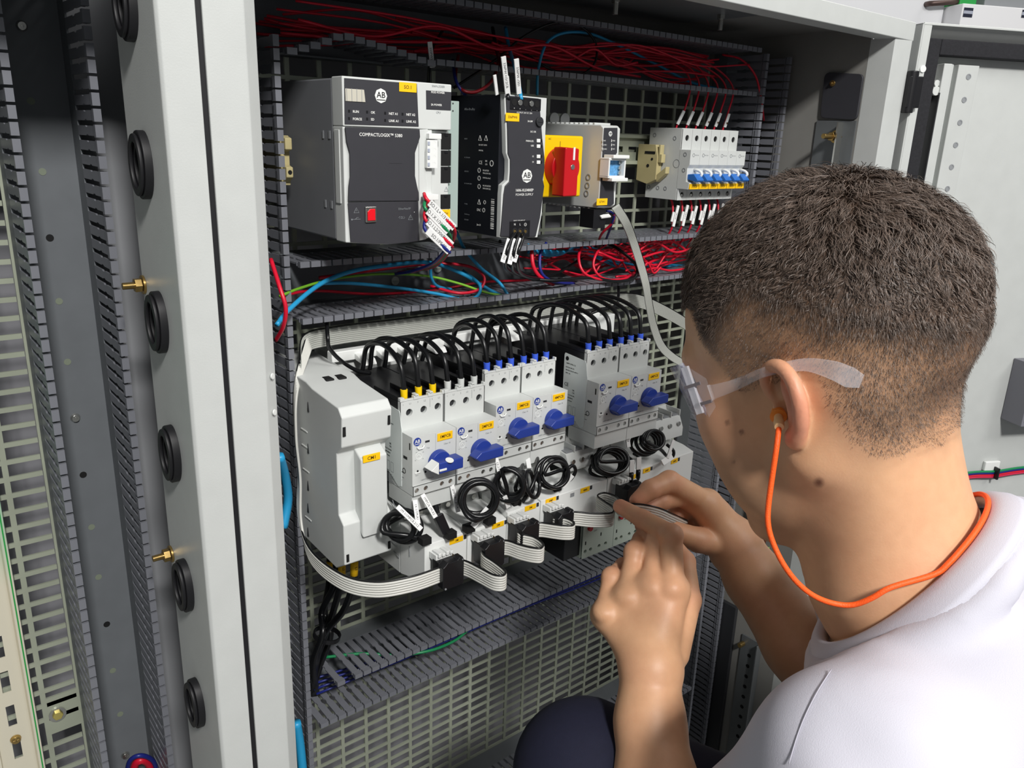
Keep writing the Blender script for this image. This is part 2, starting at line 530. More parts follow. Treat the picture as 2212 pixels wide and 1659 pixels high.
# ------------------------------------------------------------------ rails
def din_rail(label, axis, a0, a1, c, y, pitch=25., m_=m_zinc, screws=(), hh=35.0, slots=True):
    base = ((a0 + a1) / 2, y, c) if axis == 'x' else (c, y, (a0 + a1) / 2)
    t = thing('mounting_rail', label, 'mounting rail', base)
    # top-hat profile, front flanges at y, web at y+7
    prof = [(-17.5, 0), (-13.5, 0), (-12.5, 6), (-3.2, 6)], [(3.2, 6), (12.5, 6), (13.5, 0), (17.5, 0)]
    b = MB()
    def P(a, s, yy):
        return (a, y + yy, c + s) if axis == 'x' else (c + s, y + yy, a)
    def plate(s0, y0_, s1, y1_, A, B, th=1.1):
        q = [P(A, s0, y0_), P(A, s1, y1_), P(B, s1, y1_), P(B, s0, y0_)]
        q2 = [tuple(V(*p_) + V(0, th, 0)) for p_ in q]
        n = len(b.v)
        b.v += q + q2
        b.f += [tuple(n + i for i in r_) for r_ in ((0, 1, 2, 3), (7, 6, 5, 4), (0, 4, 5, 1), (1, 5, 6, 2), (2, 6, 7, 3), (3, 7, 4, 0))]
    for s in prof:
        for i in range(3):
            plate(s[i][0], s[i][1], s[i + 1][0], s[i + 1][1], a0, a1)
    n = int((a1 - a0) / pitch)
    for k in range(n + 1):           # bridges between the slots of the web
        A = a0 + k * pitch
        plate(-3.2, 6, 3.2, 6, A, min(A + pitch * .4, a1))
    b.build('rail', m_, t)
    return t
m_cream2 = mat('cream_teal_rail', srgb(226, 222, 200), .38, .3)  # rail colour runs from cream to teal with height
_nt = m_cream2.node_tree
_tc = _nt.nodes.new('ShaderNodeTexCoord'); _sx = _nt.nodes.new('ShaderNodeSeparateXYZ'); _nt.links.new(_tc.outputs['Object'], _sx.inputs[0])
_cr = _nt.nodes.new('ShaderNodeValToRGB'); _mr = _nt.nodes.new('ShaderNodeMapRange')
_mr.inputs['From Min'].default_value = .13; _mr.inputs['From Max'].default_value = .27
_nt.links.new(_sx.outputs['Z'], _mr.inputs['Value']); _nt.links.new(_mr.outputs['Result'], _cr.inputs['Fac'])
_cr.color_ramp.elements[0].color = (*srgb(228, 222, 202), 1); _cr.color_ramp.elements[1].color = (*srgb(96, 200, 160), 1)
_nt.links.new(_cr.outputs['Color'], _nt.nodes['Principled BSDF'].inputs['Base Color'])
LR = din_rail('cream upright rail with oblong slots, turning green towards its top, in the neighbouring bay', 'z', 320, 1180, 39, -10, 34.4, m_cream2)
pz_ = at(37, 1595, -4)[2]
MB().cyl((39, -4.2, pz_), (0, -1, 0), 4.4, 2.6, 18, 3.4).box(36.6, 41.4, -7.1, -6.7, pz_ - .5, pz_ + .5).box(38.5, 39.5, -7.1, -6.7, pz_ - 2.4, pz_ + 2.4).build('screw', m_brass, LR, .2)
MB().box(54.2, 55.2, -10.4, -9.9, 320, 1180).build('green_edge', m_green, LR)
din_rail('zinc rail behind the controllers carrying the upper row of devices', 'x', 300, 900, 1240.2, -12)

# ------------------------------------------------------------------ shared device builders
def holed(mb_face, mb_dark, x0, x1, z0, z1, y, holes, depth=4.0, n=14, y2=None):
    """front sheet with round holes: sheet and hole walls into mb_face, hole bottoms into mb_dark"""
    bm = bmesh.new()
    def loop(pts):
        vs = [bm.verts.new(p) for p in pts]
        return [bm.edges.new((vs[i], vs[(i + 1) % len(vs)])) for i in range(len(vs))]
    es = loop([(x0, y, z0), (x1, y, z0), (x1, y, z1), (x0, y, z1)])
    for h in holes:
        es += loop([(h[0] + h[2] * math.cos(2 * math.pi * i / n), y, h[1] + h[2] * math.sin(2 * math.pi * i / n)) for i in range(n)])
    bmesh.ops.triangle_fill(bm, use_beauty=True, edges=es, normal=(0, -1, 0))
    bm.normal_update()
    off = len(mb_face.v)
    bm.verts.index_update()
    mb_face.v += [tuple(v.co) for v in bm.verts]
    for f_ in bm.faces:
        q = [off + v.index for v in f_.verts]
        mb_face.f.append(tuple(q if f_.normal.y < 0 else q[::-1]))
    bm.free()
    for hx, hz, r in holes:
        k = len(mb_face.v)
        for yy in (y, y + depth):
            mb_face.v += [(hx + r * math.cos(2 * math.pi * i / n), yy, hz + r * math.sin(2 * math.pi * i / n)) for i in range(n)]
        mb_face.f += [(k + i, k + n + i, k + n + (i + 1) % n, k + (i + 1) % n) for i in range(n)]
        mb_dark.cyl((hx, y + depth - .1, hz), (0, 1, 0), r, .3, 12)
        mb_dark.n_ = 12
def wells(d, t, name='screw_well', m_=None):
    n = 0
    k = len(d.v)
    while n < k:
        c = 2 * d.n_
        o = MB(); o.v = d.v[n:n + c]; o.f = [tuple(i - n for i in q) for q in d.f if n <= q[0] < n + c]
        o.build(name, m_ or m_dgrey, t)
        n += c
def screw_head(mb, c, r, d=(0, -1, 0), h=1.2):
    mb.cyl(c, d, r, h, 12)
def label_plate(parent, x0, x1, z0, z1, y, s, size, name='label_plate', tilt=0., th=.5, ink=None):
    o = MB().box(x0, x1, y - th, y, z0, z1).build(name, m_yellow, parent, .25)
    text(s, size, ((x0 + x1) / 2, y - th - .05, (z0 + z1) / 2), ink or m_brown_ink, o, align='CENTER', bold=.04)
    return o
def roundel(parent, x, z, y, r, dark=True, n=24, size=None):
    """round or octagonal maker's mark with its two letters"""
    o = MB().cyl((x, y, z), (0, -1, 0), r, .25, n).build('emblem', m_blue if dark else m_white, parent)
    text('AB', size or r * 1.15, (x, y - .32, z + r * .08), m_white if dark else m_ink, o, align='CENTER', bold=.06)
    MB().box(x - r * .7, x + r * .7, y - .3, y - .25, z - r * .62, z - r * .5).build('underline', m_white if dark else m_ink, o)
    return o
def at2(u, v, y):
    p = at(u, v, y)
    return p[0], p[2]
def quadface(uvs, y, th, name, m_, parent, bevel=0.):
    """flat raised panel whose outline is given by its corners on the plane y"""
    pts = [at2(u, v, y) for u, v in uvs]
    return MB().prism(pts, 1, y, y - th).build(name, m_, parent, bevel)

# ------------------------------------------------------------------ controller
yc = -145.0
plc = thing('programmable_controller', 'large grey programmable controller with a black front, red port plug and SO.1 label', 'controller', (345, -10, 1166))
MB().box(298.4, 372, -128, -12, 1167, 1288).build('body', mat('controller_grey', srgb(118, 120, 124), .45, noise=.02), plc, 1.5)
fr = MB()
fr.box(298.4, 397, yc, -128, 1253.5, 1289)
fr.prism([(298.4, 1253.5), (298.4, 1166.5), (330, 1163.6), (365, 1164.2), (379, 1167), (379, 1253.5)], 1, yc + 1, -128)
fr.build('front_frame', m_lgrey, plc, .9)
b = MB()
for z in (1253, 1200):
    b.box(297.9, 298.3, -124, -121, z - 9, z - 3).box(297.9, 298.3, -113, -110.5, z - 9, z - 3)
b.build('side_clip', m_mgrey, plc)
MB().box(297.6, 300.5, -139, -131, 1196, 1251).build('door_hinge', m_lgrey, plc, .5)
quadface([(743, 168.5), (900, 181), (904, 273.5), (744, 268.5)], yc, .5, 'status_panel', m_charc, plc, .2)
ds = quadface([(745, 191), (786, 194), (789, 221), (746, 218.5)], yc - .5, .6, 'segment_display', mat('display_window', srgb(196, 192, 178), .35), plc, .3)
x0_, z0_ = at2(747, 204, yc)
b = MB()
for k in range(4):
    b.box(x0_ + k * 4.2, x0_ + k * 4.2 + .35, yc - 1.25, yc - 1.1, z0_ - 4.5, z0_ + 4.5)
b.build('digit_divider', m_mgrey, ds)
lx, lz = at2(822, 207, yc)
roundel(plc, lx, lz, yc - .5, 5.4, dark=False, n=8)
x0_, z0_ = at2(861, 177, yc); x1_, z1_ = at2(898.5, 200.5, yc)
label_plate(plc, x0_, x1_, z1_, z0_, yc - .5, 'SO.1', 3.7)
st = bpy.data.objects
pan = [o for o in plc.children if o.name.startswith('status_panel')][0]
for s, u, v in (('RUN', 762, 241), ('FORCE', 762, 257), ('OK', 801, 243), ('SD', 801, 258), ('NET A1', 840, 245.5), ('LINK A1', 840, 261), ('NET A2', 877.5, 247.5), ('LINK A2', 877.5, 262.5)):
    p = at(u, v, yc - .6)
    text(s, 2.5, p, m_white_ink, pan, bold=.05)
    q = at(u - 8, v - 1, yc - .5)
    MB().box(q[0] - .8, q[0] + .8, yc - .65, yc - .5, q[2] - 1, q[2] + 1).build('status_lamp', m_black, pan)
dr = quadface([(744, 274), (905, 279.5), (906, 296), (901, 312), (895, 330), (895, 380), (899, 400), (903, 416), (903.5, 434), (751, 434.5), (752, 402), (755, 380), (754, 330), (747, 305)], yc, 1.4, 'front_door', m_charc, plc, .5)
p = at(823.5, 292, yc - 1.5)
text('COMPACTLOGIX\u2122 5380', 3.45, p, m_white_ink, dr, align='CENTER', bold=.05)
p = at(860, 353, yc - 1.5)
MB().box(p[0] - 8, p[0] + 4, yc - 1.5, yc - 1.4, p[2] - .15, p[2] + .15).build('crease', m_dgrey, dr)
lp = quadface([(751, 437.5), (903, 434.5), (904.5, 520), (880, 524), (840, 526.5), (800, 526), (757, 523)], yc, .6, 'port_panel', m_charc, plc, .2)
p = at(799, 463, yc)
us = MB().box(p[0] - 4.8, p[0] + 4.8, yc - 2.2, yc - .5, p[2] - 6.2, p[2] + 6.2).build('usb_socket', m_steel, plc, .6)
MB().prism([(p[0] - 3.4, p[2] - 4.6), (p[0] + 3.4, p[2] - 4.6), (p[0] + 3.4, p[2] + 4.4), (p[0] - 1, p[2] + 4.4), (p[0] - 3.4, p[2] + 2.2)], 1, yc - 2.1, yc - 2.9).build('port_plug', mat('red_plug', srgb(225, 20, 34), .35), us, .3)
def warning_triangle(parent, x, z, y, s, m_=None, name='warning_symbol'):
    b = MB()
    P3 = [(x - s, z - s * .8), (x + s, z - s * .8), (x, z + s)]
    for i in range(3):
        a_, c_ = V(P3[i][0], y, P3[i][1]), V(P3[(i + 1) % 3][0], y, P3[(i + 1) % 3][1])
        b.tube([a_, (a_ + c_) / 2, c_], s * .09, 4)
    b.box(x - s * .08, x + s * .08, y - .05, y, z - s * .25, z + s * .45)
    return b.build(name, m_ or m_grey_ink, parent)
for u, v in ((770, 455), (887, 470)):
    p = at(u, v, yc - .75)
    warning_triangle(lp, p[0], p[2], yc - .75, 2.2)
b = MB()
p = at(770, 474, yc - .75)
b.tube([(p[0] - 4, yc - .75, p[2]), (p[0], yc - .75, p[2]), (p[0] + 3.6, yc - .75, p[2])], .22, 4).tube([(p[0] - 1, yc - .75, p[2]), (p[0] + .4, yc - .75, p[2] + 1.3), (p[0] + 2, yc - .75, p[2] + 1.3)], .2, 4)
b.cyl((p[0] - 4, yc - .75, p[2]), (0, -1, 0), .7, .1, 10)
b.build('port_symbol', m_grey_ink, lp)
p = at(874, 451, yc - .75)
text('EtherNet/IP', 2.4, p, m_grey_ink, lp, align='CENTER')
b = MB(); p = at(868, 470, yc - .75)
for sx in (-1, 1):
    b.tube([(p[0] + sx * 1.6, yc - .75, p[2] + 1), (p[0] + sx * 2.9, yc - .75, p[2]), (p[0] + sx * 1.6, yc - .75, p[2] - 1)], .2, 4)
b.ring((p[0], yc - .7, p[2]), (0, -1, 0), .7, 1.0, .1, 10)
b.build('network_symbol', m_grey_ink, lp)
MB().cyl((*at(894, 458, yc)[[0]], yc - .6, at(894, 458, yc)[2]), (0, -1, 0), .35, .2, 8).build('pin_dot', m_white_ink, lp)
# right-hand column of the controller: header, power lamps, terminal plug, network sockets
hd = quadface([(920, 195), (974.5, 199), (973.5, 238.5), (920.5, 236)], yc, .5, 'power_panel', m_charc, plc, .2)
p = at(947, 187, yc - .1); text('5069-L320ER', 2.3, p, m_grey_ink, plc, align='CENTER')
p = at(931, 199, yc - .6); text('MOD POWER', 2.15, p, m_white_ink, hd, bold=.04)
p = at(931, 226, yc - .6); text('SA POWER', 2.15, p, m_white_ink, hd, bold=.04)
p = at(947, 243.5, yc - .1); text('CPU', 2.3, p, m_grey_ink, plc, align='CENTER')
cl = MB()
xa, xb = at2(905, 300, yc)[0], at2(925, 300, yc)[0]
side = [at2(u, v, yc) for u, v in ((905, 280), (925, 279), (921, 300), (918, 330), (918, 375), (922, 400), (921, 430), (921, 517), (906, 520))]
cl.prism(side, 1, yc, yc + 12)
cl.build('column_frame', m_lgrey, plc, .5)
p0, p1 = at(921, 283, -140), at(975, 436, -140)
MB().box(379, 398, -140, -40, 1176, 1253).build('io_body', m_lgrey, plc, .6)
tb = MB(); td = MB()
xa, za = at2(923, 302, yc - 3); xb, zb = at2(945, 363, yc - 3)
holes = [(xa + (xb - xa) * .68, za - (za - zb) * (k + .5) / 4, 1.7) for k in range(4)]
holed(tb, td, xa, xb, zb, za, yc - 3, holes, 3)
tb.box(xa, xb, yc - 2.9, yc + 6, zb, za)
tp = tb.build('terminal_plug', m_white, plc)
wells(td, tp, 'entry_hole', m_dark)
b = MB()
for hx, hz, r in holes:
    b.box(xa + .3, xa + 2.4, yc - 3.5, yc - 3, hz - 1.5, hz + 1.5)
b.build('release_tab', mat('pale_blue_tab', srgb(170, 176, 190), .4), tp, .2)
xc, zc = at2(924, 288, yc - 2); xd, zd = at2(951, 301, yc - 2)
MB().box(xc, xd, yc - 4, yc + 6, zd, zc).build('plug_lever', m_white, plc, .4)
xc, zc = at2(918, 420, yc - 4); xd, zd = at2(946, 432, yc - 4)
MB().box(xc, xd, yc - 5, yc + 6, zd, zc).build('plug_lever', m_white, plc, .4)
xe = at2(951, 340, -140)[0]; xf = at2(975, 340, -140)[0]
for v0, v1 in ((288, 323), (325, 358), (360, 395), (420, 451)):
    za, zb = at2(963, v0, -140)[1], at2(963, v1, -140)[1]
    so = MB().box(xe + .6, xf - .8, -140.5, -140, zb, za).build('network_socket', m_dark, plc)
    MB().box((xe + xf) / 2 - 1.5, (xe + xf) / 2 + 1.5, -140.9, -140.5, za - 2.4, za - .6).build('latch_notch', m_black, so)
x0_, z0_ = at2(950, 453, -140); x1_, z1_ = at2(973, 470, -140)
label_plate(plc, x0_, x1_ - .5, z1_, z0_, -140, 'ETH', 3.2)
p = at(964, 409, -140.1); warning_triangle(plc, p[0], p[2], -140.1, 2.1, m_mgrey)
ep = MB().box(398.4, 410.5, -137, -30, 1173, 1277).build('end_cover', mat('pale_teal_plastic', srgb(158, 174, 168), .45), plc, .6)
for v in (224, 240):
    p = at(985, v, -137.1)
    MB().cyl((404, -137, p[2]), (0, -1, 0), .7, .2, 10).build('end_cover_dot', m_dgrey, ep)
MB().box(376, 386, -60, -30, 1284, 1294).build('rail_latch', m_lgrey, plc, .8)
MB().cyl((346, -95, 1158), (0, 0, 1), 5.5, 9, 16).cyl((358, -95, 1158), (0, 0, 1), 5.5, 9, 16).build('latch_pegs', m_lgrey, plc, .6)

# ------------------------------------------------------------------ power supply
yp = -136.0
psu = thing('power_supply', 'tall black power supply with screw terminals at top and bottom, left of the red switch', 'power supply', (482, -10, 1161))
pb = mat('psu_black', srgb(26, 28, 34), .35, noise=.04, nscale=60)
MB().box(459.3, 506.5, -130, -12, 1161.5, 1285.3).build('body', pb, psu, .8)
rim = [at2(u, v, yp) for u, v in ((1088, 203), (1181.5, 212), (1183, 300), (1181, 345), (1177, 372), (1174.5, 388), (1178, 400), (1171, 460), (1161, 513), (1074.5, 514), (1082, 420), (1085, 400), (1096.5, 390), (1098, 370), (1098, 345), (1093, 330), (1092, 280))]
rm = [(min(max(x, 458.8), 508.6), z) for x, z in rim]
MB().prism(rm, 1, yp, -130).build('side_rim', m_lgrey, psu, .5)
face = [at2(u, v, yp) for u, v in ((1092, 206), (1163, 213), (1170, 300), (1175, 345), (1174, 370), (1171, 388), (1174, 402), (1165, 470), (1155.5, 511), (1080, 511), (1087, 420), (1090, 402), (1099.5, 392), (1101, 370), (1101, 345), (1096, 332), (1095, 280))]
fc = MB().prism(face, 1, yp - 1.4, yp + .5).build('front_face', m_charc, psu, .6)
x0_, z0_ = at2(1102, 209, yp - 1.4); x1_, z1_ = at2(1167, 240, yp - 1.4)
tbk = MB().box(x0_, x1_, yp - 2.2, yp - 1.2, z1_, z0_).build('terminal_block', m_black, psu, .4)
for k in range(5):
    p = at(1111 + 12.3 * k, 220.5 + 1.2 * k, yp - 2.3)
    o = MB().cyl((p[0], yp - 2.2, p[2]), (0, -1, 0), 2.9, .25, 14).build('terminal_hole', m_dark, tbk)
    if k in (1, 3):
        MB().cyl((p[0], yp - 2.3, p[2]), (0, -1, 0), 2.4, .7, 14).box(p[0] - 1.9, p[0] + 1.9, yp - 3.15, yp - 3.0, p[2] - .3, p[2] + .3).build('terminal_screw', m_steel, tbk, .1)
p = at(1133, 244, yp - 1.5); text('OUTPUT 24V DC 20A', 1.9, p, m_white_ink, fc, align='CENTER')
for k, s in enumerate('++---'):
    p = at(1111 + 12.3 * k, 234 + 1.2 * k, yp - 2.3); text(s, 2.2, p, m_white_ink, tbk, align='CENTER')
x0_, z0_ = at2(1092, 243.5, yp - 1.4); x1_, z1_ = at2(1121, 263, yp - 1.4)
label_plate(psu, x0_, x1_, z1_, z0_, yp - 1.4, '336PW6', 3.0)
p = at(1164, 263, yp - 1.4)
MB().cyl((p[0], yp - 1.2, p[2]), (0, -1, 0), 4.2, 2.2, 18).box(p[0] - 3, p[0] + 3, yp - 3.9, yp - 3.4, p[2] - .4, p[2] + .4).build('voltage_dial', m_dgrey, psu, .3)
for s, u, v in (('24-28V', 1151, 262.5), ('DC OK', 1158, 285), ('PARALLEL', 1153, 305), ('USE', 1153, 315), ('13', 1153, 338), ('14', 1153, 350)):
    p = at(u, v, yp - 1.5); text(s, 2.1, p, m_white_ink, fc, align='RIGHT', bold=.03)
for u, v in ((1163, 304), (1163, 316), (1163, 338), (1163, 350.5)):
    p = at(u, v, yp - 1.4)
    MB().box(p[0] - 2.4, p[0] + 1.8, yp - 2.4, yp - 1.2, p[2] - 1.6, p[2] + 1.6).build('spring_terminal', m_tag, psu, .4)
    MB().cyl((p[0] + 3.2, yp - 1.3, p[2]), (0, -1, 0), 1.4, .3, 10).build('wire_entry', m_dark, psu)
lx, lz = at2(1136, 380, yp)
roundel(psu, lx, lz, yp - 1.4, 6.2, dark=False, n=8)
p = at(1133, 411, yp - 1.5); text('1606-XLE480EP', 3.3, p, m_white_ink, fc, align='CENTER', bold=.05)
p = at(1133, 420.5, yp - 1.5); text('POWER SUPPLY', 3.0, p, m_white_ink, fc, align='CENTER')
x0_, z0_ = at2(1101, 478, yp - 1.4); x1_, z1_ = at2(1143, 512, yp - 1.4)
tbk = MB().box(x0_, x1_, yp - 2.2, yp - 1.2, z1_, z0_).build('terminal_block', m_black, psu, .4)
for k, s in enumerate('NL\u23da'):
    p = at(1112 + 11.5 * k, 499, yp - 2.3)
    MB().ring((p[0], yp - 2.15, p[2]), (0, -1, 0), 2.1, 2.7, .4, 14).build('terminal_ring', m_dgrey, tbk)
    MB().cyl((p[0], yp - 2.2, p[2] - .3), (0, -1, 0), 1.5, .3, 12).build('terminal_screw', m_brass, tbk)
    p = at(1112 + 11.5 * k, 485, yp - 2.3)
    if k < 2: text(s, 2.8, p, m_white_ink, tbk, align='CENTER')
    else: MB().ring((p[0], yp - 2.2, p[2]), (0, -1, 0), 1.2, 1.5, .1, 14).box(p[0] - .8, p[0] + .8, yp - 2.35, yp - 2.2, p[2] - .1, p[2] + .1).build('earth_symbol', m_white_ink, tbk)
p = at(1122, 476.5, yp - 1.5); text('INPUT 100-240V AC', 1.6, p, m_white_ink, fc, align='CENTER')
# print on the left side of the power supply
xs = 459.2
def stext(s, u, v, size, ink=m_white_ink, parent=psu, x=xs, align='LEFT', spin=0.):
    p = atx(u, v, x)
    return text(s, size, p, ink, parent, axis='-x', align=align, spin=spin)
for s, u, v, z in (('CE', 1034, 351, 4.6), ('UK', 1048, 348, 2.3), ('CA', 1048, 355, 2.3), ('UL LISTED', 1043, 368, 2.0), ('IND.CONT.EQ', 1043, 374, 1.8), ('EX II 3G nA nC', 1043, 384, 1.8), ('UL US LISTED', 1043, 401, 2.0), ('IND.CONT.EQ', 1043, 407, 1.8), ('DO NOT OPEN', 1034, 313, 1.8), ('PARTIAL', 1034, 325, 1.8), ('EAC', 1030, 453, 3.4), ('Jan-23', 1030, 485, 2.4), ('Allen-Bradley', 1003, 236, 3.0), ('INPUT', 1003, 300, 1.8), ('AC 100-240V', 1003, 340, 1.6), ('OUTPUT', 1003, 370, 1.8), ('DC 24-28V 480W', 1003, 396, 1.6), ('5 YEAR', 1003, 440, 1.6), ('Conforms to', 1003, 462, 1.6), ('EN 61204', 1003, 474, 1.6)):
    stext(s, u, v, z, m_white_ink if u > 1010 else m_grey_ink)
for u, v in ((1037, 298), (1050, 298), (1035, 436)):
    p = atx(u, v, xs)
    b = MB(); s_ = 2.2
    T_ = [V(xs - .1, p[1] + s_, p[2] - s_), V(xs - .1, p[1] - s_, p[2] - s_), V(xs - .1, p[1], p[2] + s_)]
    for i in range(3): b.tube([T_[i], (T_[i] + T_[(i + 1) % 3]) / 2, T_[(i + 1) % 3]], .22, 4)
    b.build('warning_symbol', m_white_ink, psu)
for u, v, r in ((1062, 353, 2.8), (1035, 368, 2.2), (1035, 385, 2.2), (1035, 403, 2.2), (1045, 454, 2.0), (1047, 437, 1.8)):
    p = atx(u, v, xs)
    MB().ring((xs - .02, p[1], p[2]), (-1, 0, 0), r * .72, r, .15, 16).build('approval_mark', m_white_ink, psu)
b = MB(); rnd = random.Random(3)
p0, p1 = atx(1064, 430, xs), atx(1064, 493, xs)
z = p0[2]
while z > p1[2]:
    h = rnd.choice((.5, .8, 1.2)); b.box(xs - .15, xs, p0[1] - 2.6, p0[1] + 2.0, z - h, z); z -= h + rnd.choice((.5, .8, 1.1))
b.build('bar_code', m_white_ink, psu)
stext('S/N 27042763', 1075, 490, 1.9, spin=math.pi / 2)

# ------------------------------------------------------------------ main switch
ys = -95.0
sw = thing('isolator_switch', 'red rotary handle on a square yellow plate beside the power supply', 'switch', (560, -20, 1180))
xr = at2(1258, 357, ys)[0]
zt, zb = at2(1255, 294, ys)[1], at2(1249, 425, ys)[1]
MB().box(xr - 62, xr - 3, -88, -30, zb + 3, zt - 3).build('switch_body', m_dgrey, sw, 1)
yp2 = MB().box(xr - 64, xr, ys, ys + 8, zb, zt).build('yellow_plate', m_yellow_p, sw, 2.2, seg=3)
p = at(1210, 312, ys - .1)
MB().box(p[0] - .25, p[0] + .25, ys - .15, ys, p[2] - 3, p[2] + 3).build('mark', m_ink, yp2)
p = at(1185, 300, ys - .1); text('AC', 2.6, p, m_brown_ink, yp2)
kx, kz = at2(1219, 362, ys - 8)
MB().cyl((kx, ys, kz), (0, -1, 0), 20, 11, 36, 18.5).build('handle_disc', m_red, sw, .8)
hx0, hz0 = at2(1220, 318, ys - 26); hx1, hz1 = at2(1248, 428, ys - 26)
hb = MB().prism([(hx0 + 1.5, hz0), (hx1 - 1, hz0 - 1), (hx1 - 1, hz1 + 2), (hx0 + 1.5, hz1 + 1.5)], 1, ys - 26, ys - 8)
hb = hb.build('handle_bar', m_red, sw, 1.6, seg=3)
p = at(1237, 361, ys - 26)
MB().cyl((p[0], ys - 25.8, p[2]), (0, -1, 0), 2.6, .7, 14).build('handle_screw', m_steel, hb, .2)
p = at(1240, 332, ys - 26)
MB().box(p[0] - 1.2, p[0] + 1.2, ys - 26.5, ys - 25.9, p[2] - 6, p[2] + 6).build('pointer_line', m_white, hb)

# ------------------------------------------------------------------ gateway
yg = -115.0
gw = thing('gateway_module', 'slim grey gateway with black front and an open ribbon socket, labelled GTW1', 'gateway', (606, -12, 1185))
gx0, gx1 = at2(1299, 360, yg)[0] - .5, at2(1335, 360, yg)[0]
gz1, gz0 = at2(1310, 270, yg)[1], at2(1310, 450, yg)[1]
body = [(yg, gz0 + 3), (yg, gz1 - 3), (yg + 4, gz1), (-14, gz1 + 1), (-14, gz0 - 1), (yg + 4, gz0)]
MB().prism(body, 0, gx0, gx1).build('body', m_lgrey, gw, 1.2)
b = MB()
for k in range(12):
    y_ = yg + 14 + k * 7.2
    b.box(gx0 + 1, gx1 - 1, y_, y_ + 3, gz1 - 1, gz1 + 2.2)
    b.box(gx0 + 1, gx1 - 1, y_, y_ + 3, gz0 - 2.2, gz0 + 1)
b.build('cooling_rib', m_lgrey, gw, .4)
fp = [at2(u, v, yg) for u, v in ((1303, 276), (1333, 276), (1332, 330), (1325, 340), (1325, 440), (1317, 446), (1287, 444), (1289, 400), (1292, 362), (1296, 340), (1295, 330))]
fp = [(max(x, gx0 + .6), z) for x, z in fp]
gf = MB().prism(fp, 1, yg - .9, yg).build('front_panel', m_charc, gw, .4)
lx, lz = at2(1317, 289, yg); roundel(gw, lx, lz, yg - .9, 2.6, dark=False, n=8)
for k, (s, s2) in enumerate((('NET', 'MOD'), ('LINK1', 'PWR'), ('LINK2', 'DVC'))):
    p = at(1304, 304 + 9 * k, yg - 1); text(s, 1.7, p, m_white_ink, gf)
    p = at(1323, 304 + 9 * k, yg - 1); text(s2, 1.7, p, m_white_ink, gf)
    for u in (1302, 1321):
        p = at(u, 304 + 9 * k, yg - .9); MB().box(p[0] - .4, p[0] + .3, yg - 1.1, yg - .9, p[2] - 1.3, p[2] + 1.3).build('status_lamp', m_white_ink, gf)
x0_, z0_ = at2(1289, 429, yg - .9); x1_, z1_ = at2(1311, 443, yg - .9)
label_plate(gw, x0_, x1_, z1_, z0_, yg - .9, 'GTW1', 3.0)
px0, pz1 = at2(1309, 334, yg - 8); px1, pz0 = at2(1342, 391, yg - 8)
sk = MB().box(px0, px0 + 2, yg - 13, yg, pz0 + 4, pz1 - 4).box(px1 - 2, px1, yg - 13, yg, pz0 + 4, pz1 - 4)
sk.box(px0, px1, yg - 13, yg, pz0 + 3, pz0 + 5.5).box(px0, px1, yg - 13, yg, pz1 - 5.5, pz1 - 3)
sk.box(px0 + 3, px1 + 1.5, yg - 16, yg - 2, pz1 - 3.5, pz1).box(px0 + 3, px1 + 1.5, yg - 16, yg - 2, pz0, pz0 + 3.5)
sk = sk.build('ribbon_socket', m_white, gw, .6)
MB().box(px0 + 1.8, px1 - 1.8, yg - 6, yg, pz0 + 5, pz1 - 5).build('circuit_board', mat('blue_circuit_board', srgb(90, 150, 200), .35, noise=.35, nscale=500), sk)
b = MB()
for k in range(4):
    b.box(px1 - 5, px1 - 2.5, yg - 8, yg - 5.5, pz0 + 6.5 + k * 5.2, pz0 + 9.5 + k * 5.2)
b.build('socket_pin', m_steel, sk)
for u, v in ((1271, 383), (1269, 401), (1267, 418)):
    p = atx(u, v, gx0)
    MB().ring((gx0 + .1, p[1], p[2]), (-1, 0, 0), 2.2, 3.4, .6, 16).build('side_screw_ring', m_mgrey, gw)
MB().box(gx0 - 1, gx1 - 8, yg + 5, yg + 26, gz0 - 21, gz0 - 1).build('power_plug', m_black, gw, .6)
for v in (258, 440):
    p = atx(1205, v, gx0 - 30)
p = at(1197, 257, -16)
MB().cyl((p[0], -14, p[2]), (0, -1, 0), 7, 3, 18).cyl((p[0] + 16, -14, p[2]), (0, -1, 0), 7, 3, 18).build('mounting_ear', m_lgrey, gw, .4)

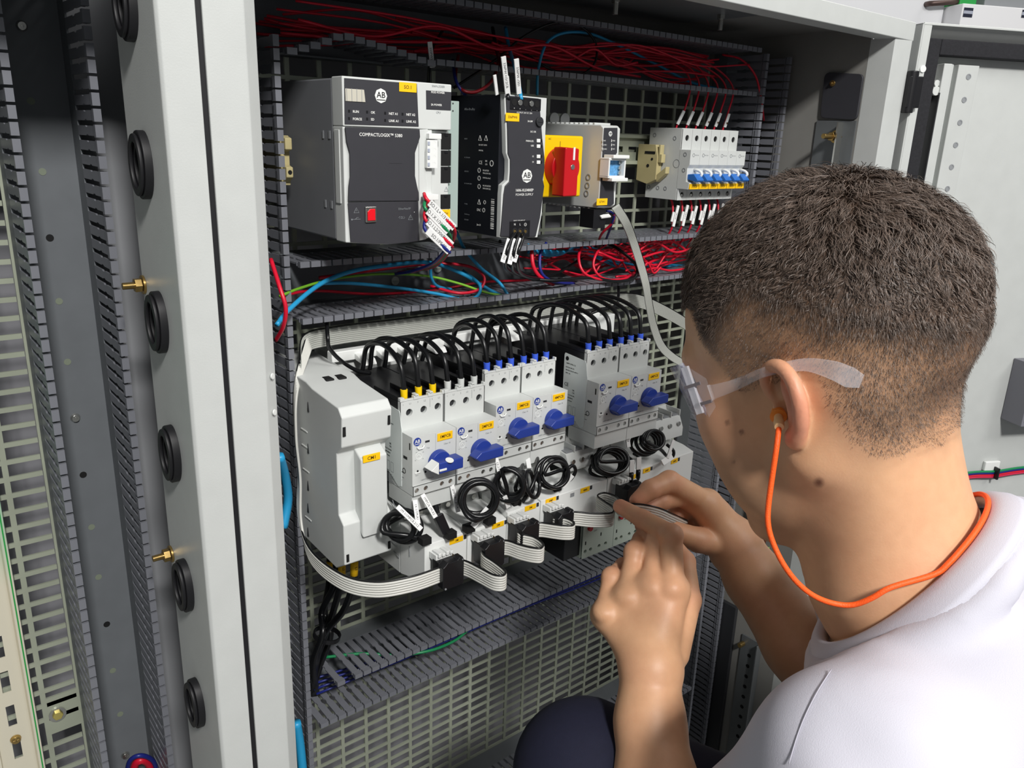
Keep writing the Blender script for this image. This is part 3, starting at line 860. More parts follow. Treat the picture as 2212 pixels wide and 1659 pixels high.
# ------------------------------------------------------------------ circuit breakers
def breaker(i):
    w_ = 18.05
    x0, x1 = 781 + w_ * i + .15, 781 + w_ * (i + 1) - .15
    words_ = ('leftmost', 'second from the left', 'third from the left', 'third from the right', 'second from the right', 'rightmost')
    t = thing('circuit_breaker', 'slim grey circuit breaker with blue toggle, ' + words_[i] + ' of six, marked ' + ('312CB', '317CB', '322CB', '326CB', '336CB', '341CB')[i], 'circuit breaker', ((x0 + x1) / 2, -20, 1183), 'row of circuit breakers')
    zz = lambda v: at2(1535, v, -70)[1]
    zt, zb_ = 1266.8, 1183.3
    z1, z2 = 1242.5, 1197.0
    b = MB(); d = MB()
    prof = [(-70, zb_), (-20, zb_), (-20, zt), (-70, zt), (-70, z1), (-86, z1), (-86, z2), (-70, z2)]
    # housing: side profile without the two holed terminal faces
    b.prism([(-69.9, zb_), (-20, zb_), (-20, zt), (-69.9, zt)], 0, x0, x1)
    b.prism([(-70, z2), (-69, z2), (-69, z1), (-70, z1), (-86, z1), (-86, z1 - 17), (-83, z1 - 21), (-83, z2 + 9), (-88, z2 + 8), (-87, z2)], 0, x0, x1)
    holed(b, d, x0, x1, z1, zt, -71.4, [((x0 + x1) / 2, zt - 11, 3.5)], 1.4)
    holed(b, d, x0, x1, zb_, z2, -71.4, [((x0 + x1) / 2, zb_ + 6.6, 3.2)], 1.4)
    h = b.build('housing', m_lgrey, t, .35)
    wells(d, t, 'screw_well', m_dark)
    screw = MB().cyl(((x0 + x1) / 2, -70.2, zb_ + 5.6), (0, -1, 0), 1.9, .8, 12).build('terminal_screw', m_steel, t, .1)
    xm = (x0 + x1) / 2
    lv = z2 + 16.5
    MB().prism([(-83, lv + 1), (-92, lv + 2), (-99, lv - 5), (-97, lv - 7.5), (-83, lv - 5)], 0, x0 + 1.6, x1 - 4.0).build('toggle', m_blue2, t, .7)
    arc = [(xm + 4.2, -82 - 13 * math.sin(q), lv + 1.5 + 5.0 * math.cos(q)) for q in np.linspace(0, math.pi, 9)]
    MB().tube(arc, 1.7, 8).build('toggle_guard', m_white, t, .0, smooth=True)
    MB().box(xm - 4, xm - .5, -83.4, -83, z2 + 10.5, z2 + 13.5).build('position_window', mat('green_window', srgb(30, 60, 50), .3), t)
    o = MB().box(x0 + .5, x1 - .4, -88.9, -87.6, z2 + .4, z2 + 6.6).build('label_plate', m_yellow, t, .2)
    text(('312CB', '317CB', '322CB', '326CB', '336CB', '341CB')[i], 3.6, (xm, -89.0, z2 + 3.4), m_brown_ink, o, align='CENTER', bold=.03)
    MB().ring((xm - 3, -86.02, z1 - 6), (0, -1, 0), 1.6, 2.1, .15, 14).build('approval_mark', m_grey_ink, t)
    text('NC 1C6', 1.8, (xm, -86.1, z1 - 6), m_grey_ink, t)
    if i == 0:
        for y_, z_ in ((-60, 1255), (-28, 1258), (-52, 1196), (-40, 1196), (-78, 1237), (-78, 1219), (-25, 1196)):
            MB().ring((x0 + .05, y_, z_), (-1, 0, 0), 1.6, 2.6, .35, 14).build('side_rivet', m_mgrey, t)
        MB().ring((x0 + .05, -66, 1226), (-1, 0, 0), 4.4, 5, .3, 20).build('side_disc', m_mgrey, t)
    return t
for i in range(6): breaker(i)
ec = thing('end_clamp', 'beige plastic clamp on the rail left of the circuit breakers', 'end clamp', (772, -20, 1205))
p = atx(1420, 350, 779)
b = MB()
b.prism([(-12, 1204), (-30, 1200), (-44, 1206), (-44, 1233), (-40, 1247), (-12, 1247)], 0, 771, 779.6)
b.prism([(-44, 1203), (-58, 1214), (-58, 1222), (-44, 1212)], 0, 772, 779)
b.prism([(-50, 1226), (-44, 1226), (-44, 1247), (-47, 1247), (-47, 1236), (-50, 1236)], 0, 772, 779)
b.build('clamp_body', m_beige, ec, .6)
MB().cyl((770.9, -30, 1222), (-1, 0, 0), 2, .4, 12).cyl((770.9, -36, 1230), (-1, 0, 0), 1.6, .4, 12).box(770.4, 771, -40, -24, 1236, 1239).build('clamp_marking', m_dark, ec)
# beige clamp parts glimpsed left of the controller
ec2 = thing('end_clamp', 'beige plastic clamp half hidden between the controller and the left duct', 'end clamp', (290, -20, 1210))
b = MB().box(284, 292, -62, -12, 1205, 1245)
b.prism([(-62, 1207), (-70, 1212), (-70, 1220), (-62, 1222)], 0, 285, 291).prism([(-62, 1232), (-70, 1234), (-70, 1243), (-62, 1245)], 0, 285, 291)
b.build('clamp_body', m_beige, ec2, .8)
MB().cyl((288, -70, 1216), (0, -1, 0), 1.8, .4, 12).build('clamp_screw', m_dark, ec2)

# ------------------------------------------------------------------ wall of the lower row: busbar carrier, control module, motor breakers, starters
bus = thing('busbar_carrier', 'long pale busbar carrier behind the motor breakers with grey sliding locks on its upper rim', 'busbar carrier', (480, -10, 930))
MB().box(330, 700, -60, -12, 930, 1050).build('carrier', m_lgrey, bus, 1)
MB().box(322, 668, -66, -56, 1046, 1056).build('upper_rim', m_white, bus, 1)
for x in (345, 368, 391, 424, 446, 519, 541):
    MB().prism([(-68, 1046), (-56, 1050), (-56, 1055), (-80, 1049), (-84, 1044)], 0, x, x + 14).build('sliding_lock', m_white, bus, .8)
cm = thing('control_module', 'tall pale blank control module labelled CM1 at the left end of the motor breakers', 'module', (300, -15, 892))
b = MB()
b.prism([(-16, 896), (-150, 889), (-166, 899), (-166, 936), (-158, 943), (-158, 998), (-167, 1006), (-169, 1032), (-163, 1039), (-117, 1043), (-105, 1046), (-16, 1049)], 0, 277.5, 323.5)
cb = b.build('body', m_lgrey, cm, 1.2, seg=3)
b = MB()
b.prism([(-157, 934), (-157, 1001), (-170, 993), (-170, 921)], 0, 293, 318)
b.build('raised_front', m_lgrey, cm, 1.6, seg=3)
for x, z in ((279.6, 1020), (320.8, 1022)):
    p = (x, -168.6, z)
    MB().box(x - 1.2, x + 1.2, -168.9, -167.8, z - 4, z + 4).build('latch_slot', m_dark, cm)
for x in (280.5, 320.8):
    MB().box(x - 1.2, x + 1.2, -166.6, -165.8, 901.5, 908.5).build('latch_slot', m_dark, cm)
p = at(802, 988, -170)
o = MB().box(p[0] - 8, p[0] + 8, -170.9, -169.9, p[2] - 3.2, p[2] + 3.2).build('label_plate', m_yellow, cm, .3)
text('CM1', 4.2, (p[0], -171, p[2]), m_brown_ink, o, align='CENTER', bold=.04)
for u, v in ((708, 820), (735, 816)):
    p = atz(u, v, 1044.5)
    MB().box(p[0] - 4, p[0] + 4, p[1] - 5.5, p[1] + 5.5, 1043.6, 1046.4).build('top_opening', m_dark, cm, 1.2)
for v in (880, 970, 1050, 1098, 1150, 1190):
    p = atx(665, v, 277)
    MB().prism([(p[1] - 1.3, p[2] - 4), (p[1] + 1.3, p[2] - 4), (p[1], p[2] + 5)], 0, 277.7, 277).build('side_slit', m_dgrey, cm)
for z, y_ in ((1000, -95), (985, -95), (962, -95), (915, -95)):
    MB().box(277, 277.6, -104, -92, z - .5, z + .5).build('side_line', m_white, cm)

def knob(t, x, z, y, locked=False):
    k = MB().cyl((x, y, z), (0, -1, 0), 10.6, 5.5, 32, 9.8).build('knob_disc', m_blue, t, .6)
    h = MB()
    if not locked:
        h.prism([(x - 15.5, z - .6), (x - 10, z - 4.9), (x + 15.5, z - 4.9), (x + 15.5, z + 4.4), (x - 9, z + 4.2)], 1, y - 15, y - 4)
    else:
        h.prism([(x - 9, z - 5), (x + 15.5, z - 5), (x + 15.5, z + 5), (x - 9, z + 5)], 1, y - 16, y - 4)
    o = h.build('knob_handle', m_blue, t, 1.1, seg=3)
    if locked:
        MB().prism([(x - 17, z - .6), (x - 9.2, z - 5.6), (x - 9.2, z + 5.2)], 1, y - 15.4, y - 4).box(x - 9.4, x - 2, y - 16.6, y - 15.6, z - 2.6, z - .6).build('lock_tongue', m_white, o, .4)
        MB().cyl((x + 1.5, y - 15, z + 5), (0, -.3, 1), 3.6, .4, 18).build('lock_window', m_white, o)
    return o
def motor_breaker(x0, zt, yf, lab, wd, label, locked=False, leftside=False):
    x1 = x0 + wd - .3
    k = wd / 44.3
    t = thing('motor_breaker', label, 'motor breaker', ((x0 + x1) / 2, -60, zt - 54), 'motor protection breakers')
    yu = yf + 19
    up = zt + 27.2
    b = MB(); d = MB()
    # lower front with the bottom terminal strip, ledge and upper terminal wall
    b.prism([(yf, zt - 44), (yf, zt), (yu, zt), (yu, zt - 1), (yu + 26, zt - 1), (yu + 26, zt - 44)], 0, x0, x1)
    b.box(x0, x1, yf + 1, yu + 20, zt - 68, zt - 53)
    hol = [(x0 + (3.9 + 0) * k, zt - 48.6, 2.2), (x0 + 12.9 * k, zt - 48.6, 2.2), (x0 + 29.4 * k, zt - 48.6, 2.2), (x0 + 38.3 * k, zt - 48.6, 2.2)]
    holed(b, d, x0, x1, zt - 53.4, zt - 44, yf - .8, hol, 1.6, 12)
    b.box(x0, x1, yf + .8, yu + 20, zt - 53.4, zt - 44)
    b.prism([(x0, zt - 53.4), (x1, zt - 53.4), (x1, zt - 44), (x0, zt - 44)], 1, yf + .9, yf + 1)
    for a_, c_ in ((x0, x0 + .8), (x1 - .8, x1)):
        b.box(a_, c_, yf - .8, yf + .9, zt - 53.4, zt - 44)
    b.box(x0, x1, yf - .8, yf + .9, zt - 53.6, zt - 52.9)
    b.box(x0, x1, yf - .8, yf + .9, zt - 44.6, zt - 43.9)
    hol2 = [(x0 + q * k, zt + 15, 3.3) for q in (9.0, 23.4, 37.8)]
    holed(b, d, x0, x1, zt - .5, up - 1.5, yu, hol2, 3, 14)
    b.box(x0, x1, yu + 3.2, yu + 3.6, zt - .5, up - 1.5)
    for a_, c_ in ((x0, x0 + .8), (x1 - .8, x1)):
        b.box(a_, c_, yu, yu + 3.6, zt - .5, up - 1.5)
    h = b.build('front_housing', m_lgrey, t, .35)
    # toothed rim between the wire entries
    r_ = MB()
    for q0, q1 in ((0, 4.2), (13.2, 18.6), (27.6, 33.0), (42, 44.3)):
        r_.box(x0 + q0 * k, min(x0 + q1 * k, x1), yu - .6, yu + 3.4, up - 1.6, up + 1.8)
    for q in (16, 30.4):
        r_.box(x0 + (q - 1.6) * k, x0 + (q + 1.6) * k, yu - 1.4, yu + 5, up + 1.8, up + 3.2)
    r_.box(x0, x1, yu, yu + 3.4, up - 1.6, up - .4)
    r_.build('terminal_rim', m_lgrey, t, .4)
    wells(d, t)
    for hx, hz, rr in hol: MB().cyl((hx, yf + .5, hz), (0, -1, 0), 1.7, .7, 12).box(hx - 1.3, hx + 1.3, yf - .3, yf - .1, hz - .22, hz + .22).build('terminal_screw', m_steel, t, .1)
    bk = MB().box(x0 + .2, x1 - .2, yu + 3.7, -62, zt - 50, up - 2)
    for q in (4.2, 18.6, 33.0):
        pass
    for q in (0, 16, 30.4, 43):
        bk.box(x0 + (q) * k + .1, x0 + (q + 1.2) * k, yu + 3.7, yu + 44, up - 2, up + 2)
    bk.build('rear_housing', m_black, t, .5)
    # face details
    ex, ez = x0 + 4.9 * k, zt - 4.6
    roundel(t, ex, ez, yf, 3.7, dark=True)
    MB().box(x0 + 12.6 * k, x0 + 17 * k, yf - .15, yf, zt - 7.2, zt - 5.4).build('slot', m_dgrey, t)
    o = MB().box(x0 + 24.6 * k, x0 + 40.2 * k, yf - .6, yf, zt - 8.6, zt - 1.6).build('label_plate', m_yellow, t, .4)
    text(lab, 3.7, (x0 + 32.4 * k, yf - .65, zt - 5.1), m_brown_ink, o, align='CENTER', bold=.05)
    text('Class 10', 2.0, (x0 + 31.5 * k, yf - .06, zt - 12.4), m_grey_ink, t)
    text('Trip', 1.8, (x0 + 14 * k, yf - .06, zt - 12.4), m_grey_ink, t)
    MB().ring((x0 + 6.3 * k, yf - .01, zt - 17.5), (0, -1, 0), 2.9, 3.3, .25, 18).box(x0 + 5 * k, x0 + 7.6 * k, yf - .3, yf, zt - 17.8, zt - 17.2).box(x0 + 6.0 * k, x0 + 6.6 * k, yf - .3, yf, zt - 19, zt - 16).build('setting_dial', m_white, t)
    for s, dx_, dz_ in (('10', 3.2, -14), ('16', 9.8, -15), ('12', 2.2, -21), ('14', 9.5, -21)):
        text(s, 1.5, (x0 + dx_ * k, yf - .06, zt + dz_), m_grey_ink, t)
    MB().tube([(x0 + 4.4 * k, yf - .8, zt - 9.2), (x0 + 6 * k, yf - .8, zt - 11.2), (x0 + 9.6 * k, yf - .8, zt - 11.2), (x0 + 11.4 * k, yf - .8, zt - 8.8)], .75, 6).build('trip_slider', m_white, t, smooth=True)
    MB().cyl((x0 + 10.6 * k, yf - .05, zt - 10), (0, -1, 0), .8, .2, 10).cyl((x0 + 12.9 * k, yf - .05, zt - 33.6), (0, -1, 0), 1.0, .2, 12).cyl((x0 + 5.2 * k, yf - .05, zt - 31), (0, -1, 0), .9, .2, 12).build('small_hole', m_dark, t)
    MB().box(x0 + 2.4 * k, x0 + 7.6 * k, yf - .7, yf, zt - 33.2, zt - 32).build('test_lever', m_white, t, .3)
    text('TEST', 1.6, (x0 + 2.6 * k, yf - .06, zt - 35), m_grey_ink, t)
    text('140MT-D9E-C16', 1.9, (x0 + 8 * k, yf - .06, zt - 40.5), m_grey_ink, t)
    MB().box(x0 + 35 * k, x0 + 35.25 * k, yf - .05, yf, zt - 38, zt - 30).box(x0 + 23 * k, x0 + 23.2 * k, yf - .05, yf, zt - 16, zt - 1).build('print_line', m_grey_ink, t)
    b = MB()
    for dx_ in (35.5, 38.5):
        for kk in range(4): b.box(x0 + dx_ * k, x0 + (dx_ + 1.8) * k, yf - .06, yf, zt - 31 - kk * 1.8, zt - 30.2 - kk * 1.8)
    b.build('wiring_diagram_print', m_grey_ink, t)
    for q, s1_, s2_ in ((6.5, '1', 'L1'), (21, '3', 'L2'), (35.5, '5', 'L3')):
        text(s1_, 2.1, (x0 + q * k - 4, yu - .06, zt + 22.8), m_grey_ink, t)
        text(s2_, 2.1, (x0 + q * k + 2.5, yu - .06, zt + 22.8), m_grey_ink, t)
    MB().box(x0 + 29.6 * k, x0 + 29.9 * k, yu - .05, yu, zt + 16, zt + 24).build('print_line', m_grey_ink, t)
    knob(t, x0 + 25.7 * k, zt - 26.3, yf, locked)
    if leftside:       # white data plate, holes and approval marks on the free left side
        xs_ = x0 - .1
        dp = MB().prism([(yf + 50, zt - 36), (yf + 22, zt - 52), (yf + 17, zt - 50), (yf + 16, zt + 2), (yf + 17, zt + 6), (yf + 18.5, zt + 16), (yf + 20, zt + 18), (yf + 49, zt + 20), (yf + 50, zt + 18)], 0, x0, x0 - .5).build('data_plate', mat('data_plate_print', srgb(218, 224, 222), .5), t)
        xs2 = x0 - .6
        MB().ring((xs2 + .1, yf + 45.5, zt + 15), (-1, 0, 0), .2, 2.2, .2, 18).build('approval_mark', m_ink, dp)
        for dy, dz, s, sz in ((47, 10, '140MT-D9E-C16', 2.0), (47, 6, 'MOTOR CIRCUIT', 1.6), (47, 3, 'PROTECTOR IEC 60947-2', 1.6), (47, 0, '690V  16A', 1.6), (48, -12, 'CE', 5.0), (36, -16, 'UK', 2.3), (36, -18.6, 'CA', 2.3), (45, -22, '600V AC 0.18-40A', 1.6), (45, -25, 'UL508 E205542', 1.6), (45, -28, 'Made in Poland', 1.5)):
            text(s, sz, (xs2, yf + dy, zt + dz), m_ink, dp, axis='-x')
        b = MB()
        for yy0, yy1, zz0, zz1 in ((45, 42, -34, -42), (40, 36, -33, -42), (34, 30, -33, -42)):
            b.box(xs2, xs2 + .1, yf + yy1, yf + yy0, zt + zz0, zt + zz0 + .25).box(xs2, xs2 + .1, yf + yy1, yf + yy0, zt + zz1, zt + zz1 + .25)
            b.box(xs2, xs2 + .1, yf + yy0 - .25, yf + yy0, zt + zz1, zt + zz0).box(xs2, xs2 + .1, yf + yy1, yf + yy1 + .25, zt + zz1, zt + zz0)
        for kk in range(7): b.box(xs2, xs2 + .1, yf + 32 - (kk % 3) * 2, yf + 45, zt - 45 - kk * 1.3, zt - 44.7 - kk * 1.3)
        b.build('print_table', m_grey_ink, dp)
        b = MB()
        for dy, dz, r in ((24, -9, 2.0), (21.5, -33, 2.0), (22, -42, 1.3), (22, -47, 1.3)):
            b.cyl((x0 + .05, yf + dy + 2, zt + dz), (-1, 0, 0), r, .2, 14)
        b.build('side_hole', m_dark, t)
        b = MB()
        for dy, dz in ((17, -26), (11, -34)):
            b.ring((x0 + .02, yf + dy + 2, zt + dz), (-1, 0, 0), 1.9, 2.5, .2, 16)
        b.box(x0 - .2, x0, yf + 21, yf + 24, zt - 28, zt - 20).box(x0 - .15, x0, yf + 8, yf + 14, zt - 22.5, zt - 20).box(x0 - .15, x0, yf + 14, yf + 18, zt - 36.5, zt - 35.8)
        b.box(x0 - .15, x0, yf + 3, yf + 4.6, zt - 12, zt - 6)
        b.build('approval_mark', m_ink, t)
        text('EAC', 3.0, (x0 - .1, yf + 23, zt - 14.5), m_ink, t, axis='-x')
        text('AC-3 Ue 690V', 1.4, (x0 - .1, yf + 22, zt - 41), m_grey_ink, t, axis='-x')
        text('IEC 60947', 1.4, (x0 - .1, yf + 22, zt - 44), m_grey_ink, t, axis='-x')
    return t
motor_breaker(332.4, 1009.0, -186, '1MPCB', 44.6, 'white motor breaker marked 1MPCB, its blue knob fitted with a white lock tongue', True, True)
motor_breaker(377.2, 1009.0, -186, '2MPCB', 44.6, 'white motor breaker marked 2MPCB with a plain blue knob')
motor_breaker(429.0, 1015.6, -175, '3MPCB', 44.4, 'white motor breaker marked 3MPCB with a plain blue knob')
motor_breaker(473.6, 1015.6, -175, '4MPCB', 44.4, 'white motor breaker marked 4MPCB with a plain blue knob')
motor_breaker(535.0, 1025.5, -200, '5MPCB', 46.2, 'white motor breaker marked 5MPCB, its printed left side in full view', False, True)
motor_breaker(581.4, 1025.5, -200, '6MPCB', 45.2, 'white motor breaker marked 6MPCB, last of the row beside the face')

# contactors behind the starter modules (terminal tops in view below the breakers)
def contactor(x0, wd, zt, yfr, label, zb):
    x1 = x0 + wd
    t = thing('contactor', label, 'contactor', ((x0 + x1) / 2, -80, zb), 'contactors under the motor breakers')
    b = MB()
    zl = max(zb + 2, zt - 20)
    b.prism([(yfr, zb), (-62, zb), (-62, zt), (yfr + 26, zt), (yfr + 23, zt - 5), (yfr + 6, zt - 7), (yfr, zl)], 0, x0 + .3, x1 - .3)
    b.build('housing', m_lgrey, t, .7)
    dv = None
    for q in range(3):
        xx = x0 + wd * (q + .5) / 3
        MB().box(xx - 4.6, xx + 4.6, yfr + 7, yfr + 21, zt - 7.6, zt - 5.2).build('terminal_recess', m_mgrey, t, .3)
        MB().box(xx + 5, xx + 6.2, yfr + 5, yfr + 26, zt - 7, zt - .2).build('terminal_divider', m_lgrey, t, .3)
        MB().cyl((xx, yfr + .8, (zt - 7 + zl) / 2 - 1), (0, -1, .1), 2.5, .8, 14).build('terminal_screw', m_steel, t, .15)
    return t
contactor(332.4, 45, 939.5, -164, 'pale contactor under the breaker marked 1MPCB', 872)
contactor(377.4, 44, 939.5, -164, 'pale contactor under the breaker marked 2MPCB', 872)
contactor(423, 44, 945, -164, 'pale contactor under the breaker marked 3MPCB', 876)
contactor(468, 44, 945, -164, 'pale contactor under the breaker marked 4MPCB', 876)
contactor(513, 37, 958, -188, 'pale contactor with open terminal bays right of the breaker marked 4MPCB', 934)
contactor(551, 45, 955, -164, 'pale contactor under the breaker marked 5MPCB', 890)
contactor(597, 45, 955, -164, 'pale contactor under the breaker marked 6MPCB', 890)
contactor(643, 44, 966, -188, 'rightmost pale contactor, behind the module marked 6MR', 936)

def starter(x0, x1, zt, zb, yf, labs, label, ydep=70, side=None):
    t = thing('starter_module', label, 'starter module', ((x0 + x1) / 2, -110, zb), 'starter modules on the contactors')
    b = MB()
    b.prism([(yf, zb), (yf, zt), (yf + 15, zt + 3.5), (yf + 40, zt + 5), (yf + 40, zb - 12), (yf + 24, zb - 8)], 0, x0 + .25, x1 - .25)
    b.build('housing', m_white, t, .8)
    for (u, v, s, wpx) in labs:
        p = at(u, v, yf - .4)
        o = MB().box(p[0] - wpx, p[0] + wpx, yf - .6, yf, p[2] - 2.6, p[2] + 2.6).build('label_plate', m_yellow, t, .3)
        text(s, 3.0, (p[0], yf - .65, p[2] - .1), m_brown_ink, o, align='CENTER', bold=.04)
        MB().box(p[0] + wpx + .8, p[0] + wpx + 3.6, yf - .3, yf, p[2] - 1.8, p[2] + 2.2).build('status_window', m_dgrey, t)
    return t
yS = -205.0
s1 = starter(332.2, 376.8, 917.5, 884, yS, [(986, 1167, '1M', 7.2)], 'white starter module marked 1M, first of the row')
s2 = starter(377.2, 421.5, 917.0, 884, yS, [(1076, 1134, '2M', 6.8)], 'white starter module marked 2M, second of the row')
s3 = starter(421.9, 462, 922.5, 886, yS, [(1146, 1096, '3M', 6.8)], 'white starter module marked 3M, third of the row')
s4 = starter(462.4, 551.6, 923.5, 886, yS, [(1190, 1081, '4MF', 6.6), (1264, 1058, '4MR', 6.2)], 'double-width white starter module marked 4MF and 4MR')
s5 = starter(552, 596.6, 923.5, 887, yS, [(1363, 1032, '5M', 7)], 'white starter module marked 5M, behind the pinched ribbon')
s6 = starter(597, 688, 922.5, 887, yS, [(1397, 1016, '6MF', 5.6), (1457, 996, '6MR', 5.4)], 'double-width white starter module marked 6MF and 6MR, last of the row')
p = at(1236, 1069, yS); MB().box(p[0] - 2.6, p[0] + 2.6, yS - .3, yS, p[2] - 2, p[2] + 2).build('latch_slot', m_mgrey, s4)
for t_, us in ((s1, ((920, 1161), (975, 1148))), (s2, ((1015, 1135), (1060, 1118))), (s3, ((1115, 1080),)), (s4, ((1203, 1052), ))):
    for u, v in us:
        p = atz(u, v, ROOT[t_][2] + 42)
        MB().box(p[0] - 5, p[0] + 4, p[1] - 3, p[1] + 5, ROOT[t_][2] + 36, ROOT[t_][2] + 42.4).build('plug_opening', m_dark, t_, .4)
# side print of the 1M module
for k_, (u0, v0, u1, v1) in enumerate(((848, 1080, 856, 1105), (842, 1165, 858, 1180), (884, 1180, 885, 1202), (850, 1190, 862, 1205))):
    a_, c_ = atx(u0, v0, 332), atx(u1, v1, 332)
    MB().tube([a_, (a_ + c_) / 2, c_], .35, 5).build('side_groove', m_mgrey, s1)

# overload relays with red and blue buttons under the reversing modules
def relay(x0, x1, label, y=-175):
    t = thing('overload_relay', label, 'overload relay', ((x0 + x1) / 2, -70, 818), 'overload relays')
    zt = 884
    fm = mat('relay_green_grey', srgb(196, 208, 196), .5)
    b = MB(); d = MB()
    hol = [(x0 + q, 826, 2.3) for q in (5, 13, 26, 36)]
    holed(b, d, x0, x1, 818, zt - 1, y, hol, 3, 12)
    b.box(x0, x1, y + 3, -70, 818, zt - 1)
    b.build('housing', fm, t, .3)
    wells(d, t)
    MB().cyl((x0 + 9, y, 853), (0, -1, 0), 3, 3, 14).build('stop_button', m_red, t, .3)
    MB().cyl((x0 + 22, y, 856), (0, -1, 0), 4.2, 1.5, 16).build('reset_button', m_blue, t, .3)
    MB().box(x0 + 4, x0 + 5.4, y - .2, y, 834, 838).build('test_slot', m_dark, t)
    MB().box(x0 + 27, x0 + 28.4, y - .2, y, 838, 842).build('test_slot', m_dark, t)
    text('RESET', 2, (x0 + 16, y - .1, 847), m_grey_ink, t)
    return t
bl = thing('contactor', 'black contactor in the gap left of the overload relays', 'contactor', (540, -70, 822), None)
MB().box(528, 551.5, -172, -70, 822, 884).build('base', m_black, bl, .8)
relay(552.2, 599.6, 'left overload relay with red and blue buttons under the ribbon')
relay(600, 648, 'right overload relay with a red button, beside the fingers')

# ------------------------------------------------------------------ wires
def P3(pts):
    return [at(u, v, y) for u, v, y in pts]
def wire(label, pts, r, m_, group=None, name='wire', cat='wire', n=7, sides=7, world=False):
    c = smooth_path(pts if world else P3(pts), n)
    t = MB().tube(c, r, sides).build(name, m_, None, smooth=True, base=c[0])
    return tag(t, label, cat, group)
def marker(parent, c, d, L=15., w_=2.1, th=1.5, s='', up=(0, -1, 0), flip=False):
    """white printed sleeve centred at c along d, its wide face towards up"""
    d = V(*d); d /= np.linalg.norm(d); u_ = V(*up); u_ = u_ - d * (u_ @ d); u_ /= np.linalg.norm(u_); sdir = np.cross(d, u_)
    c = V(*c)
    o = MB().obox(c, d * L / 2, sdir * w_, u_ * th).build('marker_sleeve', m_tag, parent, .25)
    if s:
        x = d; y = np.cross(u_, d)
        R = Matrix(((x[0], y[0], u_[0]), (x[1], y[1], u_[1]), (x[2], y[2], u_[2])))
        text(s, w_ * 1.35, c + u_ * (th + .05), m_ink, o, axis=R, align='CENTER')
    return o
def tie_marker(pu, pv, label, s, L=16., w_=1.9, group=None, up=(0, -1, .2)):
    pass

# supply wires arching over the motor breakers
rnd = random.Random(11)
i_ = 0
for bi, (x0, wd, zt, yf) in enumerate(((332.4, 44.6, 1009, -186), (377.2, 44.6, 1009, -186), (429, 44.4, 1015.6, -175), (473.6, 44.4, 1015.6, -175), (535, 46.2, 1025.5, -200), (581.4, 45.2, 1025.5, -200))):
    k = wd / 44.3
    for q in (9.0, 23.4, 37.8):
        i_ += 1
        x = x0 + q * k
        ye = yf + 27; ze = zt + 28
        pk = ze + 37 + rnd.uniform(-3, 3)
        x2 = x + rnd.uniform(-7, 3) + (4 if q < 10 else -2)
        mid = (ye - 84) / 2
        pts = [(x, ye, ze - 6), (x, ye + 1, ze + 10), (x, ye + 9, pk - 8), (x + (x2 - x) * .4, mid, pk), (x2, -92, pk - 9), (x2, -84, ze + 8), (x2, -82, 1040)]
        colr = ('yellow', 'grey', 'blue', 'blue', 'blue', 'blue')[bi]
        o = wire('black supply wire with %s ferrule arching into breaker %dMPCB, %s of three' % (colr, bi + 1, ('left', 'middle', 'right')[int(q // 14)]), pts, 2.25, m_black_w, 'black supply wires arching over the motor breakers', world=True, sides=10)
        fm = {'yellow': m_yellow_p, 'grey': m_lgrey, 'blue': mat('ferrule_blue', srgb(60, 95, 215), .4)}[colr]
        MB().cyl((x, ye, ze - 3), (0, .05, 1), 2.9, 8.5, 14, 3.2).build('ferrule', fm, o, .2, smooth=False)

# marker sleeves and wires at the controller
for k, (u0, v0, u1, v1, s) in enumerate(((926, 437, 979, 492, 'SO.1.L+.1/312CB.2'), (922, 455, 966, 500, 'SO.1.X.1/301PS.12'), (922, 478, 974, 530, 'SO.1.L2/306PW.1X2'), (921, 498, 968, 543, 'SO.1/PE.PE'))):
    y_ = -158 - 1.5 * k
    a_, c_ = at(u0, v0, y_), at(u1, v1, y_)
    red = k in (0, 2)
    e = [(916 + 4 * k, 418 + 10 * k, -150), (u0 - 4, v0 - 6, y_ + 2), ((u0 + u1) / 2, (v0 + v1) / 2, y_), (u1 + 2, v1 + 2, y_), (978 - 5 * k, 522 + 6 * k, -140), (958 - 8 * k, 560 + 3 * k, -112), (925 - 12 * k, 580 + 2 * k, -80), (880 - 10 * k, 583 + 3 * k, -40)]
    o = wire('%s wire from the controller plug, its white sleeve %s of four' % (('red', 'green', 'red', 'navy')[k], ('topmost', 'second from the top', 'third from the top', 'lowest')[k]), e, 1.5, (m_red_w, m_green_w, m_red_w, m_navy_w)[k], 'wires at the controller plug')
    marker(o, (a_ + c_) / 2 + V(0, -1.2, 0), c_ - a_, np.linalg.norm(c_ - a_), 3.0, .8, s, up=(-.35, -1, .2))
